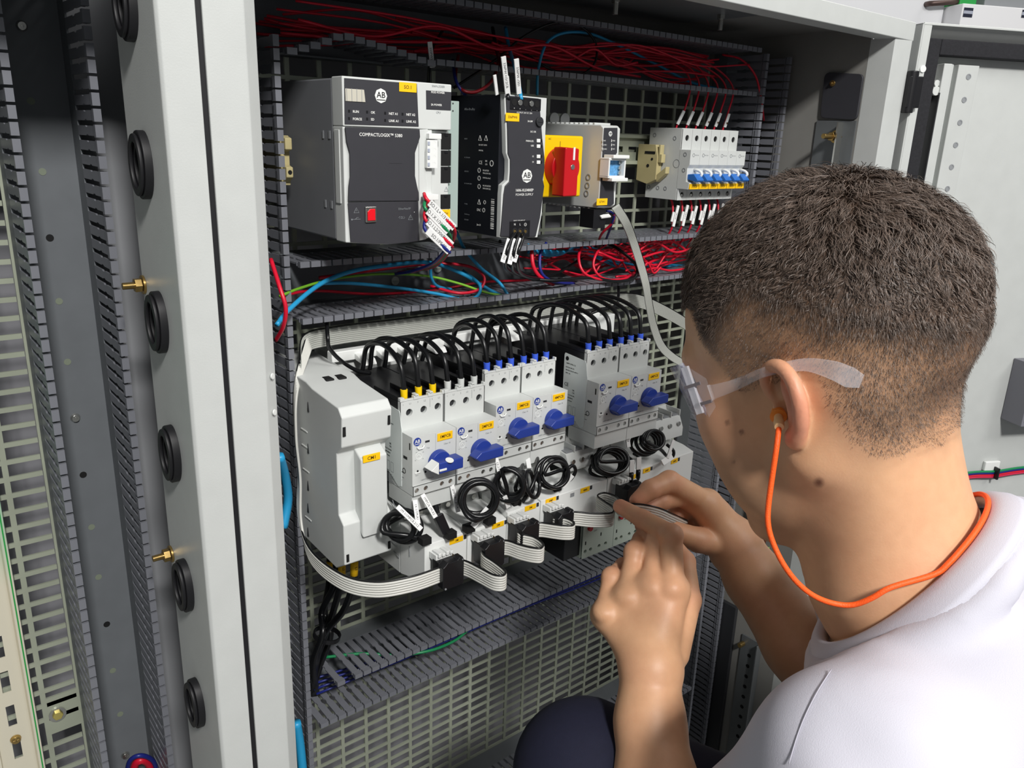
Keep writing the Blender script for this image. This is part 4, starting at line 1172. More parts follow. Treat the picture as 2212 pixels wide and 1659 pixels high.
# power supply: tags and wires above and below
for k, (u0, v0, u1, v1, s, uu) in enumerate(((1087, 122, 1096, 202, '336PW.+/312CB', 1094), (1115, 127, 1121, 203, '336PW.-/301', 1122))):
    a_, c_ = at(u0, v0, -146), at(u1, v1, -140)
    o = wire(('black', 'blue')[k] + ' wire entering the top of the power supply behind the %s tall white sleeve' % ('left', 'right')[k], [(uu - 30, 60, -40), (uu - 22, 105, -60), (uu - 6, 160, -120), (uu + 4, 215, -138)], 1.8, (m_black_w, m_blue_w)[k], 'wires on top of the power supply')
    marker(o, (a_ + c_) / 2, c_ - a_, np.linalg.norm(c_ - a_), 2.3, .8, s, up=(-.3, -1, .2))
    marker(o, (a_ + c_) / 2 + V(-5.5, 6, -8), c_ - a_, 17, 1.6, .7, '')
for k, (u0, v0, u1, v1, s) in enumerate(((1100, 516, 1085, 567, '336PW.N/302'), (1113, 516, 1100, 571, '336PW.L/302'), (1125, 515, 1110, 566, '336PW.PE/PE'))):
    a_, c_ = at(u0, v0, -142), at(u1, v1, -146)
    o = wire('black mains wire below the power supply, its white sleeve %s of three' % ('left', 'middle', 'right')[k], [(1113 + 9 * k, 504, -139), (u0 + 3, v0 + 4, -143), (u1 + 8, v1 - 8, -142), (1105 + 14 * k, 588 + 4 * k, -100), (1190 + 10 * k, 606, -60), (1300, 612, -40)], 1.7, m_black_w, 'mains wires below the power supply')
    marker(o, (a_ + c_) / 2, c_ - a_, np.linalg.norm(c_ - a_), 2.3, .8, s, up=(-.3, -1, .2))
o = wire('black wire with a tall white sleeve behind the top right of the controller', [(925, 178, -50), (928, 140, -70), (936, 100, -60), (960, 60, -35)], 1.4, m_black_w)
a_, c_ = at(928, 90, -72), at(934, 146, -72)
marker(o, (a_ + c_) / 2, c_ - a_, np.linalg.norm(c_ - a_), 2.2, .7, '333PW23', up=(-.3, -1, .2))
# circuit breakers: red wires with sleeves above and below
RG = 'red wires of the circuit breakers'
names6 = ('first', 'second', 'third', 'fourth', 'fifth', 'sixth')
for k in range(6):
    x = 781 + 18.05 * (k + .5)
    p = at(1452 + 21 * k, 238 + 3 * k, -60)
    lean = (-.25, -.12, -.1, -.05, .06, .28)[k]
    zt_ = 1266
    pts = [(x, -52, zt_ - 5), (x + 1, -54, zt_ + 6), (x + 4 - lean * 10, -58, zt_ + 22), (x + 6 - lean * 16, -60, 1320), (x - 6 - 6 * k, -46, 1338 + 3 * (k % 3)), (x - 70 - 10 * k, -30, 1342 + 2 * k), (x - 160, -24, 1346 - 3 * k)]
    o = wire('red wire rising from the circuit breakers, %s from the left' % names6[k], pts, 1.15, m_red_w, RG, world=True)
    d_ = V(4 - lean * 10, -4, 18)
    mk = marker(o, V(x + 2, -57, zt_ + 13), d_, 17, 2.0, .8, '' if k < 3 else '', up=(-.2, -1, .1))
    if k >= 3:
        for s_ in (-3, 3):
            c_ = V(x + 2, -58, zt_ + 13) + d_ / np.linalg.norm(d_) * s_
            MB().prism([(c_[0] - 1.2, c_[2] - s_ * .2), (c_[0] + 1.2, c_[2] - s_ * .2), (c_[0], c_[2] + s_ * .6)], 1, -58.2, -57.8).build('arrow_print', m_brown_ink, mk)
for k in range(6):
    x = 781 + 18.05 * (k + .5)
    pts = [(x, -52, 1186), (x, -58, 1178), (x - 4, -64, 1160), (x - 5, -64, 1148), (x - 3, -50, 1128), (x + 4 * (k - 3), -40, 1110)]
    o = wire('red wire below the circuit breakers, %s from the left' % names6[k], pts, 1.3, m_red_w, RG, world=True)
    marker(o, (x - 2.6, -67, 1164), (4, 0, 17), 26 - 3 * (k == 2), 1.8, .9, '3%d2CB/2' % k, up=(-.2, -1, .1))
    marker(o, (x - 6.0, -65, 1163), (4, 0, 17), 12, 1.5, .8, '')

# top duct: tangle of red wires, two blue ones and a black loop
rnd = random.Random(5)
TG = 'red wires in the top duct'
for k in range(24):
    z0 = rnd.uniform(1316, 1352); z1 = rnd.uniform(1316, 1356); y0_ = -7 - 2.8 * k
    xa = rnd.choice((290, 290, 300, 420, 500)); xb = rnd.choice((900, 860, 840, 700, 900))
    pts = []
    for t_ in np.linspace(0, 1, 7):
        pts.append((xa + (xb - xa) * t_, y0_, min(1357, max(1315, z0 + (z1 - z0) * t_ + rnd.uniform(-9, 9)))))
    wire('thin red wire in the tangle filling the top duct', pts, rnd.choice((1.0, 1.15, 1.3)), m_red_w, TG, world=True, sides=6)
wire('light blue wire bowing up through the top duct', [(1160, 205, -58), (1163, 150, -66), (1180, 95, -66), (1215, 72, -60), (1270, 72, -50), (1330, 95, -40), (1420, 140, -30), (1500, 180, -24), (1590, 198, -20)], 1.5, m_blue_w, 'blue wires')
wire('black wire forming a wide loop in the top duct', [(980, 190, -50), (1070, 130, -60), (1130, 80, -62), (1195, 50, -60), (1250, 55, -55), (1285, 90, -60), (1285, 135, -66), (1250, 162, -66), (1190, 150, -60), (1120, 110, -50), (1040, 90, -40)], 1.3, m_black_w)
wire('dark red wire sagging in a loop between controller and power supply', [(990, 120, -40), (984, 170, -60), (1000, 195, -76), (1030, 198, -80), (1062, 175, -76), (1078, 130, -60), (1080, 90, -40)], 1.6, mat('dark_red_insulation', srgb(120, 16, 26), .4), 'dark wires above the power supply')
wire('dark blue wire hanging beside the dark red loop above the power supply', [(978, 130, -50), (985, 175, -70), (1005, 205, -74), (1020, 215, -60)], 1.5, m_navy_w, 'dark wires above the power supply')
wire('red wire curving down at the right end of the top duct', [(1560, 118, -40), (1600, 128, -60), (1630, 160, -72), (1643, 205, -76), (1650, 260, -60)], 1.3, m_red_w)

# middle duct: blue, green, red, black wires
BG = 'light blue wires in the middle duct'
wire('thick light blue wire rising from the left edge of the middle duct', [(598, 702, -112), (625, 668, -100), (690, 615, -78), (760, 586, -62), (850, 572, -52), (930, 568, -46), (1000, 592, -52), (1060, 628, -60), (1100, 645, -66)], 2.1, m_blue_w, BG)
wire('light blue wire looping along the bottom of the middle duct', [(690, 612, -76), (760, 612, -52), (860, 622, -46), (940, 634, -50), (1000, 646, -60), (1030, 640, -68), (1036, 615, -66), (1000, 585, -40)], 1.7, m_blue_w, BG)
wire('light blue wire dropping right of the controller into the middle duct', [(985, 500, -60), (1005, 540, -58), (1040, 580, -62), (1078, 610, -66), (1098, 638, -74)], 1.7, m_blue_w, BG)
wire('short light blue wire hanging under the upper comb of the middle duct', [(930, 575, -60), (932, 600, -58), (945, 618, -50), (975, 625, -40)], 1.5, m_blue_w, BG)
wire('yellow-green earth wire arching along the middle duct', [(605, 640, -90), (650, 622, -70), (720, 603, -52), (820, 592, -44), (920, 596, -48), (990, 612, -60), (1050, 632, -68), (1098, 640, -76)], 1.3, m_yg_w)
wire('red wire bowing out beside the post at the left end of the middle duct', [(585, 560, -92), (604, 620, -112), (617, 665, -118), (612, 705, -112), (596, 735, -96)], 1.8, m_red_w)
wire('red wire curling in a wide loop under the controller', [(690, 600, -40), (800, 585, -24), (930, 570, -30), (1010, 575, -50), (1045, 598, -62), (1035, 625, -66), (990, 633, -62), (930, 618, -40)], 1.6, m_red_w, 'red wires in the middle duct')
wire('red wire running along the floor of the middle duct', [(605, 640, -70), (680, 628, -40), (800, 635, -22), (930, 628, -18), (1040, 610, -22), (1150, 605, -20)], 1.4, m_red_w, 'red wires in the middle duct')
wire('thick red wire bending down below the power supply', [(1148, 535, -70), (1152, 575, -76), (1168, 600, -78), (1195, 614, -70)], 2.2, m_red_w, 'red wires in the middle duct')
wire('navy wire bending down beside the thick red wire', [(1180, 525, -66), (1167, 550, -72), (1170, 590, -78), (1200, 610, -76), (1240, 612, -60)], 1.7, m_navy_w)
LG = 'light blue wires under the gateway'
for k in range(4):
    wire('light blue wire weaving behind the comb below the gateway, %s one' % ('upper', 'second', 'third', 'lower')[k], [(1140, 528 + 6 * k, -60), (1170, 550 - 3 * k, -58), (1210, 550 - 2 * k, -56), (1260, 530 + 5 * k, -54 + 2 * k), (1340, 560 + 6 * k, -40), (1420, 570 + 5 * k, -30), (1500, 575, -24)], 1.35, m_blue_w, LG)
RG2 = 'red wires in the right half of the middle duct'
rnd = random.Random(21)
for k in range(26):
    xa = rnd.uniform(560, 700); xb = rnd.uniform(760, 900)
    z0 = rnd.uniform(1098, 1134)
    pts = [(xa + (xb - xa) * t_, -8 - 2.6 * k, min(1136, max(1097, z0 + rnd.uniform(-14, 14)))) for t_ in np.linspace(0, 1, 6)]
    wire('thin red wire tangled in the right half of the middle duct', pts, rnd.choice((1.1, 1.3, 1.5)), m_red_w, RG2, world=True, sides=6)
wire('red wire making a deep loop in the middle duct under the gateway', [(1262, 520, -60), (1250, 555, -74), (1262, 590, -84), (1300, 604, -88), (1345, 603, -86), (1372, 588, -70), (1420, 560, -50), (1500, 545, -30)], 1.7, m_red_w)
wire('red wire in a tall narrow loop left of the grey ribbon', [(1310, 528, -50), (1290, 545, -74), (1282, 575, -80), (1300, 600, -86), (1340, 608, -84)], 1.5, m_red_w)
wire('black cable looping round the ribbon in the middle duct', [(1090, 560, -40), (1130, 596, -70), (1190, 606, -84), (1270, 600, -86), (1330, 608, -90), (1370, 600, -90), (1375, 575, -84), (1345, 545, -70), (1310, 525, -50), (1270, 520, -30)], 1.9, m_black_w, 'black cables in the middle duct')
wire('black cable crossing under the power supply in the middle duct', [(1080, 520, -40), (1090, 560, -60), (1130, 590, -66), (1200, 590, -50), (1260, 555, -40), (1290, 530, -30)], 1.7, m_black_w, 'black cables in the middle duct')
for u, v in ((855, 607), (947, 580)):
    p = at(u, v, -6)
    o = MB().cyl((p[0], -2, p[2]), (0, -1, 0), 4.6, 3.5, 18).box(p[0] - 3, p[0] + 3, -6.4, -5.4, p[2] - .5, p[2] + .5).build('duct_rivet', mat('pale_nylon', srgb(160, 168, 160), .5), D2, .4)

# gateway plug wires, duct end wires, green wire in the bottom duct
for k, (m_, c_) in enumerate(((m_red_w, 'red'), (m_navy_w, 'navy'))):
    o = wire('%s wire curling from the black plug under the gateway' % c_, [(1292, 462, -96), (1312, 456, -106), (1326, 464, -106), (1322, 482, -100), (1300 + 14 * k, 505, -84), (1290 + 14 * k, 530, -60)], 1.4, m_, 'wires of the gateway plug')
    if k == 0:
        p = at(1307, 467, -112)
        marker(o, p, (1, -.2, .1), 12, 2.6, .8, '', up=(0, -.5, 1))
wire('green wire sagging out of the bottom duct comb', [(700, 1420, -30), (780, 1412, -50), (860, 1415, -70), (930, 1405, -84), (980, 1385, -82), (1010, 1362, -70)], 1.7, m_green_w)
NG = 'navy wires along the bottom duct'
for k in range(4):
    wire('navy wire lying between the combs of the bottom duct, strand %s' % ('one', 'two', 'three', 'four')[k], [(300, -30 - 6 * k, 690 - 2 * k), (420, -50 - 5 * k, 692 + k), (560, -52 - 4 * k, 688 + 2 * k), (700, -50 - 5 * k, 692 - k), (860, -40 - 6 * k, 690)], 1.3, m_navy_w, NG, world=True)
wire('light blue cable squeezed between post and left duct', [(604, 985, -120), (616, 1030, -104), (622, 1080, -96), (612, 1140, -100)], 4.0, m_blue_w, 'blue cables beside the post')
wire('light blue cable at the foot of the post', [(640, 1560, -110), (648, 1610, -108), (655, 1680, -108)], 4.5, m_blue_w, 'blue cables beside the post')
# black mains cables under the control module with yellow sleeves
KG = 'thick black cables under the control module'
for k, (u0, y0_) in enumerate(((713, -60), (738, -92), (765, -118), (726, -80))):
    o = wire('thick black cable dropping from the control module, %s' % ('left one', 'middle one', 'right one', 'one behind the others')[k], [(u0, 1205, y0_), (u0 - 2, 1260, y0_ + 2), (u0 - 12 - 6 * k, 1320, y0_ + 22), (706 - 3 * k + 8 * (k == 0), 1370, -56 - 6 * k), (686 - 3 * k + 8 * (k == 0), 1430, -44 - 6 * k), (672 + 4 * k, 1500, -34)], 3.4, m_black_w, KG, sides=12, name='cable', cat='cable')
    if k < 3:
        a_, c_ = at(u0 + .5, 1212, y0_ - 1), at(u0, 1246 - 2 * k, y0_ - 1)
        ms = MB().tube([a_, (a_ + c_) / 2, c_], 3.7, 12).build('yellow_sleeve', m_yellow, o, smooth=True)
        text('L%d' % (k + 1), 3.4, (a_ + c_) / 2 + V(0, -3.9, 1), m_ink, ms, align='CENTER', spin=math.pi / 2)
p = at(705, 1372, -66)
tag(MB().ring(p - V(0, 0, 2), (.25, -.1, 1), 12.5, 14, 4.5, 24).build('cable_tie', m_black, None, base=p), 'black cable tie gathering the thick black cables', 'cable tie')
wire('thin black wire hanging from the duct behind the grey ribbon at left', [(706, 690, -70), (708, 730, -84), (712, 752, -82), (735, 778, -84), (770, 800, -84), (800, 806, -84)], 1.9, m_black_w)
wire('thin black wire dangling beside the ribbon above the breaker marked 6MPCB', [(1335, 610, -60), (1336, 640, -84), (1330, 660, -90), (1300, 668, -92), (1270, 680, -90)], 1.7, m_black_w)

# ------------------------------------------------------------------ flat ribbons
m_rib = mat('ribbon_grey', srgb(204, 204, 198), .38)
m_ribc = mat('ribbon_clear_grey', srgb(168, 170, 164), .3)
def ribbon(label, pts, wv, ncond=8, pitch=1.9, m_=None, n=8, black_first=True, group=None):
    """flat cable: conductors side by side along wv (one vector or one per control point), the top one black"""
    C_ = np.array(smooth_path(pts, n))
    if np.ndim(wv) == 1:
        W = np.tile(V(*wv), (len(C_), 1))
    else:
        W = np.array(smooth_path(wv, n))
    W /= np.linalg.norm(W, axis=1)[:, None]
    base = C_[0]
    light = MB(); dark = MB()
    for k in range(ncond):
        off = (k - (ncond - 1) / 2) * pitch
        (dark if (k == ncond - 1 and black_first) else light).tube(C_ + W * off, pitch * (.36 if k == ncond - 1 and black_first else .53), 6)
    t = thing('ribbon_cable', label, 'ribbon cable', base, group)
    light.build('flat_strands', m_ or m_rib, t, smooth=True)
    if dark.v:
        dark.build('marked_strand', m_black_w, t, smooth=True)
    return t
RBG = None
rb = ribbon('white ribbon cable snaking in hairpins between the black connectors of the starter modules', [
    (300, -66, 1070), (276, -90, 1040), (270, -96, 1000), (270, -100, 960), (264, -110, 925), (259, -140, 903), (266, -182, 896), (284, -206, 894), (310, -219, 896), (334, -223, 898),
    (345, -222, 898), (356, -222, 897.5), (361, -228, 897), (363.5, -243, 897), (366, -258, 897), (372, -263, 897), (377.5, -258, 897), (378, -243, 898), (377, -230, 899), (380.5, -222.5, 900),
    (388, -222, 901), (400, -222, 901.5), (406, -226, 902), (410, -238, 902), (415, -249, 902.5), (421, -254, 902.5), (427, -249, 903), (427.5, -236, 903.5), (420, -226, 905), (422.5, -222, 906),
    (430, -222, 907), (440, -222, 907), (447, -225, 907), (454, -234, 907), (460, -241, 907), (467, -245, 907), (472, -240, 907), (471, -230, 907), (464, -224, 907), (465.5, -221.5, 906),
    (472, -222, 906), (483, -222, 906), (492, -225, 905), (502, -233, 904), (513, -241, 904), (521, -243, 904), (527, -237, 905), (527, -224, 907), (529, -214, 908), (538, -215, 909),
    (542, -226, 908), tuple(cw(1345, 1100, 752)), tuple(cw(1385, 1104, 744)), tuple(cw(1420, 1112, 746)), tuple(cw(1448, 1124, 762)), tuple(cw(1480, 1138, 790))],
    [(0, .6, .8)] + [(.2, .55, .8), (.3, .9, .3), (.3, .95, .1), (.2, .9, .4), (0, .3, .95)] + [(0, 0, 1)] * 44 + [(.1, 0, 1), (.15, -.05, 1), (.2, -.1, 1), (.25, -.1, 1), (.3, -.1, 1), (.3, -.1, 1)], 7, 2.25)
rb2 = ribbon('grey ribbon cable lying along the duct above the motor breakers', [(283, -84, 1048), (296, -66, 1068), (330, -62, 1071), (396, -60, 1070), (473, -58, 1069), (560, -58, 1068), (640, -60, 1070), (706, -60, 1067), (757, -58, 1057), (838, -50, 1024), (880, -46, 1000)], (0, .12, 1), 10, 1.75, m_ribc)
rb3 = ribbon('grey ribbon cable hanging from the gateway down past the middle duct', [at(1330, 445, -108), at(1352, 480, -104), at(1368, 520, -92), at(1384, 570, -90), at(1396, 615, -92), at(1403, 660, -88), at(1414, 710, -80), at(1435, 755, -76), at(1480, 786, -74), at(1540, 800, -72)], (.92, .2, .3), 9, 1.75, m_ribc)
# moulded connectors on the ribbon
def connector(x0, x1, zc, label, yb=-216, tilt=0):
    t = thing('ribbon_connector', label, 'connector', ((x0 + x1) / 2, yb, zc - 13), 'black ribbon connectors')
    xm = (x0 + x1) / 2; h = (x1 - x0) / 2
    b = MB().prism([(x0, zc - 12), (x0 + 2, zc - 13.5), (x1 - 2, zc - 13.5), (x1, zc - 12), (x1, zc + 10), (x1 - 1.5, zc + 13), (x1 - 5, zc + 13), (x1 - 6.5, zc + 11), (x0 + 6.5, zc + 11), (x0 + 5, zc + 12), (x0 + 2, zc + 9), (x0, zc + 8)], 1, -229, -221)
    b.box(x0 + 1, x1 - 1, -221, yb + 5, zc - 11, zc + 9)
    b.build('shell', m_black, t, .7)
    w_ = MB()
    for k in range(4):
        w_.box(xm - h * .72 + k * h * .37, xm - h * .72 + k * h * .37 + h * .3, -218, yb + 8, zc + 11.6, zc + 15.5 - (k % 2))
    w_.box(xm - h * .85, xm + h * .72, -216, yb + 10.4, zc + 7, zc + 13.5)
    w_.build('latch', m_white, t, .5)
    MB().cyl((x0 + 2.5, -229, zc - 12), (0, -1, 0), .9, .5, 10).cyl((x1 - 1.8, -229, zc + 10.5), (0, -1, 0), .6, .5, 10).build('moulding_pip', m_mgrey, t)
    return t
connector(335, 356.5, 898, 'black ribbon connector plugged into the module marked 1M')
connector(378.5, 400.5, 901.5, 'black ribbon connector plugged into the module marked 2M')
connector(419.5, 440.5, 907, 'black ribbon connector plugged into the module marked 3M')
connector(463, 483.5, 906, 'black ribbon connector plugged into the module marked 4MF')
connector(556, 577, 910, 'black ribbon connector half hidden behind the pinching fingers')

# ------------------------------------------------------------------ coils of spare control wire with sleeves
def coil(label, u, v, y, r, turns, nrm, seed, tails, r_w=1.75, sq=1.0, sleeves=()):
    rnd = random.Random(seed)
    c = at(u, v, y)
    nv = V(*nrm); nv /= np.linalg.norm(nv)
    a = np.cross(nv, (0, 0, 1)); a /= np.linalg.norm(a); b = np.cross(nv, a)
    pts = []
    N = int(turns * 10)
    o_ = [(rnd.uniform(-1, 1), rnd.uniform(-1, 1), rnd.uniform(-1, 1)) for _ in range(int(turns) + 2)]
    for i in range(N + 1):
        q = 2 * math.pi * i / 10 + rnd.uniform(-.04, .04)
        kk = i / 10; j = int(kk); f_ = kk - j
        ox, oy, oz = [o_[j][m] * (1 - f_) + o_[j + 1][m] * f_ for m in range(3)]
        rr = r * (1 + .2 * oz)
        pts.append(c + a * (math.cos(q) * rr + ox * r * .14) + b * (math.sin(q) * rr * sq + oy * r * .12) + nv * ((kk - turns / 2) * r_w * 3.4))
    st = at(*tails[0]); en = at(*tails[-1])
    path = [st, (st + pts[0]) / 2 + V(0, -2, 3)] + pts + [(en + pts[-1]) / 2 + V(0, -3, 2), en]
    o = wire(label, path, r_w, m_black_w, 'coils of black control wire', 'wire_coil', 'wire', n=3, sides=8, world=True)
    return o
def sleeve(o, u0, v0, y0, u1, v1, y1, s='', w_=2.1, up=(-.3, -.8, .5)):
    a_, c_ = at(u0, v0, y0), at(u1, v1, y1)
    return marker(o, (a_ + c_) / 2, c_ - a_, np.linalg.norm(c_ - a_), w_, .9, s, up=up)
o = coil('loop of thick black wire on the side of the module marked 1M', 866, 1134, -186, 15, 2.1, (-.75, -.5, .35), 1, ((950, 1085, -180), (913, 1165, -200)), 2.4, .85)
sleeve(o, 858, 1094, -200, 910, 1144, -214, '1M 1/1MPCB.2/12')
o = wire('black wire pair plunging into the module marked 1M behind two sleeves', [(938, 1070, -176), (946, 1110, -190), (958, 1140, -200), (966, 1158, -206)], 2.2, m_black_w, 'black wires plunging into the modules')
sleeve(o, 912, 1068, -192, 941, 1118, -204, '1MPC/6.1M.A2')
MB().obox(at(954, 1132, -204), V(3, -2, -9), V(4, 0, 1), V(0, -3, 1)).build('double_ferrule', m_black, o, 1.2)
o = wire('second black wire plunging into the module marked 1M', [(928, 1066, -172), (940, 1110, -188), (950, 1135, -198)], 2.0, m_black_w, 'black wires plunging into the modules')
sleeve(o, 896, 1080, -188, 903, 1132, -198, '1X.1/1M.A1')
o = coil('coil of black wire bunched over the module marked 2M', 1034, 1077, -212, 15.5, 4.2, (-.45, -.85, .25), 2, ((1000, 1040, -170), (1062, 1108, -206)), 2.0)
sleeve(o, 976, 1048, -186, 990, 1106, -196, '2MPCB/1.2M.A')
sleeve(o, 1021, 1138, -214, 1054, 1098, -216, '', 2.6)
o = coil('coil of black wire hanging below the breaker marked 3MPCB', 1100, 1042, -206, 14, 3.8, (-.7, -.65, .2), 3, ((1075, 1010, -170), (1096, 1094, -206)), 1.9)
sleeve(o, 1071, 990, -176, 1080, 1025, -186, '1X.2/3', 2.2)
sleeve(o, 1090, 1072, -212, 1098, 1096, -212, '', 2.2)
o = coil('smaller coil of black wire over the module marked 3M', 1140, 1045, -204, 11.5, 2.6, (.5, -.8, .3), 4, ((1130, 1000, -170), (1128, 1085, -208)), 1.9)
sleeve(o, 1137, 975, -168, 1143, 1012, -180, '', 2.3)
o = coil('coil of black wire in front of the open terminal bays', 1195, 1020, -206, 12.5, 3.0, (-.35, -.85, .3), 5, ((1160, 985, -168), (1228, 1012, -206)), 1.8)
sleeve(o, 1161, 978, -166, 1171, 1012, -180, '', 2.3)
o2 = wire('black wire bent in a small hook above the module marked 4MF', [(1222, 1030, -208), (1228, 1012, -212), (1238, 1006, -212), (1243, 1018, -212), (1234, 1034, -210), (1222, 1042, -206)], 1.8, m_black_w)
sleeve(o2, 1214, 1052, -210, 1236, 1026, -214, '', 2.6)
o = coil('coil of black wire lying on the module marked 4MR', 1318, 1000, -204, 16, 4.0, (-.2, -.75, .55), 6, ((1300, 955, -176), (1368, 1000, -212)), 1.9, .75)
sleeve(o, 1297, 932, -188, 1299, 966, -196, '5MPC/2.5M.A1', 2.6)
o = coil('coil of black wire at the right end, above the module marked 6MF', 1402, 955, -200, 14.5, 4.0, (-.15, -.8, .5), 7, ((1368, 930, -180), (1440, 985, -208)), 1.9, .85)
sleeve(o, 1351, 915, -190, 1358, 966, -198, '6MPCB/1.6', 2.2)
for k, (u, v) in enumerate(((1364, 1000), (1379, 994))):
    o = wire('black wire with a white sleeve dropping into the module marked 5M, %s one' % ('left', 'right')[k], [(u - 10, v - 14, -206), (u, v - 6, -214), (u + 1, v + 14, -216), (u - 1, v + 42, -212)], 1.7, m_black_w, 'black wires dropping into the module marked 5M')
    sleeve(o, u + 1, v - 6, -219, u, v + 20, -220, '', 2.6)
    a_, c_ = at(u, v + 22, -217), at(u - 1, v + 38, -216)
    MB().tube([a_, (a_ + c_) / 2, c_], 2.4, 10).build('ferrule', m_black, o, smooth=True)
o = wire('short black wire with a slanted sleeve over the module marked 6MR', [(1440, 960, -206), (1455, 975, -212), (1450, 990, -212), (1430, 998, -208)], 1.8, m_black_w)
sleeve(o, 1442, 990, -215, 1455, 950, -212, '', 1.6)
sleeve(o, 1430, 1000, -215, 1452, 986, -215, '', 3.2)

# ------------------------------------------------------------------ right wall: copper earth bar, perforated upright
cb_ = thing('copper_earth_bar', 'brown copper earth bar with bolts on the right inner wall behind the forearm', 'earth bar', (976, -124, 560))
MB().box(970, 974, -139, -108, 585, 740).build('bar', m_copper, cb_, .5)
MB().box(974, 980.8, -132, -116, 590, 610).box(974, 980.8, -132, -116, 700, 720).build('standoff', m_dgrey, cb_)
for z in (674, 659):
    MB().cyl((970, -126, z), (-1, 0, 0), 6.5, 1.4, 20).cyl((968.6, -126, z), (-1, 0, 0), 5, 4, 6).cyl((966, -126, z), (-1, 0, 0), 2.6, 9, 12).build('bolt', m_brass, cb_, .2)
for z in (645, 632):
    MB().ring((970, -126, z), (-1, 0, 0), 2.4, 3.4, .5, 16).build('threaded_hole', m_brass, cb_)
ps = thing('perforated_upright', 'grey perforated steel upright on the right inner wall near the shoulder', 'upright', (977, -135, 130))
b = MB()
b.box(978.5, 980.8, -152, -118, 200, 520).box(968, 980.8, -153, -151, 200, 520)
b.build('strip', m_sheet, ps, .3)
for k in range(9):
    MB().cyl((978.4, -135, 490 - 19 * k), (-1, 0, 0), 3.2, .25, 14).build('punched_hole', m_dark, ps)
MB().cyl((978.5, -122, 505), (-1, 0, 0), 4, 10, 14).build('stud', m_brass, ps, .3)
EG = 'earth wires with white sleeves at the copper bar'
for k, (u0, v0, u1, v1, u2, v2) in enumerate(((1655, 1206, 1706, 1236, 1730, 1252), (1668, 1196, 1710, 1222, 1735, 1240), (1680, 1186, 1730, 1236, 1745, 1255))):
    o = wire('green and red earth wire at the copper bar, its white sleeve %s' % ('lowest', 'in the middle', 'steepest')[k], [(1648, 1204 - 18 * (k > 0), -136), (u0, v0, -146), (u1, v1, -150), (u2 - 10, v2 + 2, -146), (1690, 1255, -136), (1650, 1240, -126)], 1.3, (m_red_w, m_green_w, m_yg_w)[k], EG)
    a_, c_ = at(u0 + 6 + 10 * (k == 2), v0 + 4 + 10 * (k == 2), -149), at(u1, v1, -152)
    marker(o, (a_ + c_) / 2, c_ - a_, np.linalg.norm(c_ - a_), 2.2, .8, '', up=(-.6, -.8, .1))
wire('green wire crossing behind the wrist', [(1570, 1170, -110), (1592, 1182, -116), (1612, 1196, -124), (1640, 1225, -128)], 1.5, m_green_w)
wire('yellow-green wire hanging down the right wall beside the neck', [(1765, 1240, -188), (1760, 1290, -188), (1752, 1340, -188), (1744, 1400, -188)], 1.3, mat('pale_green_insulation', srgb(170, 215, 180), .4))

# ------------------------------------------------------------------ open door (its inner side faces the camera)
DD = V(.8907, -.4545, 0); DN = V(-.4545, -.8907, 0); DP = V(1030, -212, 0)
def dp(s, n, z):
    return DP + DD * s + DN * n + V(0, 0, z)
class DB(MB):
    def dbox(s, s0, s1, n0, n1, z0, z1):
        return s.obox(dp((s0 + s1) / 2, (n0 + n1) / 2, (z0 + z1) / 2), DD * abs(s1 - s0) / 2, DN * abs(n1 - n0) / 2, V(0, 0, abs(z1 - z0) / 2))
dz0, dz1, dw = 130.0, 1396.0, 780.0
DB().dbox(0, dw, -22, -20, dz0, dz1).dbox(0, 2, -22, 4, dz0, dz1).dbox(0, dw, -22, 4, dz1 - 2, dz1).dbox(dw - 2, dw, -22, 4, dz0, dz1).dbox(2, 13, 2, 4, dz0, dz1 - 2).build('door_leaf', m_paint, enc, .6)
_fl = MB()
_fl.v = [tuple(dp(s_, n_, z_)) for s_ in (2, dw) for n_, z_ in ((4, 1396), (-15, 1381.5), (-16, 1382.5), (3, 1397))]
_fl.f = [(0, 1, 5, 4), (1, 2, 6, 5), (2, 3, 7, 6), (3, 0, 4, 7), (3, 2, 1, 0), (4, 5, 6, 7)]
dleaf = [o for o in enc.children if o.name.startswith('door_leaf')][0]
_fl.build('folded_rim', m_paint, dleaf)
DB().dbox(14, 34.5, -20, -2, dz0, dz1 - 15).dbox(34.5, dw - 14, -20, -2, dz1 - 33.5, dz1 - 15).build('foam_gasket', m_foam, dleaf, 1.5)
ri = DB()
ri.dbox(46, 58, -20, -5, dz0 + 40, 1354).dbox(58, 64, -20, -10, dz0 + 40, 1354).dbox(70, 100, -20, -9, dz0 + 40, 1354).dbox(62, 72, -20, -18, dz0 + 40, 1354)
ri.build('stiffening_rail', m_paint, dleaf, 1.2)
for k in range(22):
    z = 1340.6 - 27.2 * k
    if z < 200: break
    o = DB(); o.ring(dp(86.5, -9, z), DN, 2.4, 3.6, .5, 16).cyl(dp(86.5, -9, z), DN, 2.4, .2, 14).build('rail_hole', m_mgrey, dleaf)
DB().dbox(45.5, 47, -19.6, -4.6, 500, 1320).build('rail_groove', m_dgrey, dleaf)
b = DB(); b.cyl(dp(43, -12, 1331), DN, 4, 4, 16); b.cyl(dp(42.5, -10, 1322), DN, 5.5, 3.5, 18); b.build('rail_fixing', m_lgrey, dleaf, .5)
b = DB(); b.cyl(dp(9.5, 3, 1345), DN, 4.2, 2.5, 18); b.build('door_plug', m_white, dleaf, .5)
b = DB().dbox(-10, 8, -2, 12, 1300, 1336); b.cyl(dp(-4, 6, 1294), V(0, 0, 1), 7, 48, 18)
b.build('hinge', m_black, dleaf, 1.0)
MB().box(1021, 1024, YF + 4, YF + 10, 500, 1300).build('hinge_side_strip', m_paint_shaded, enc)
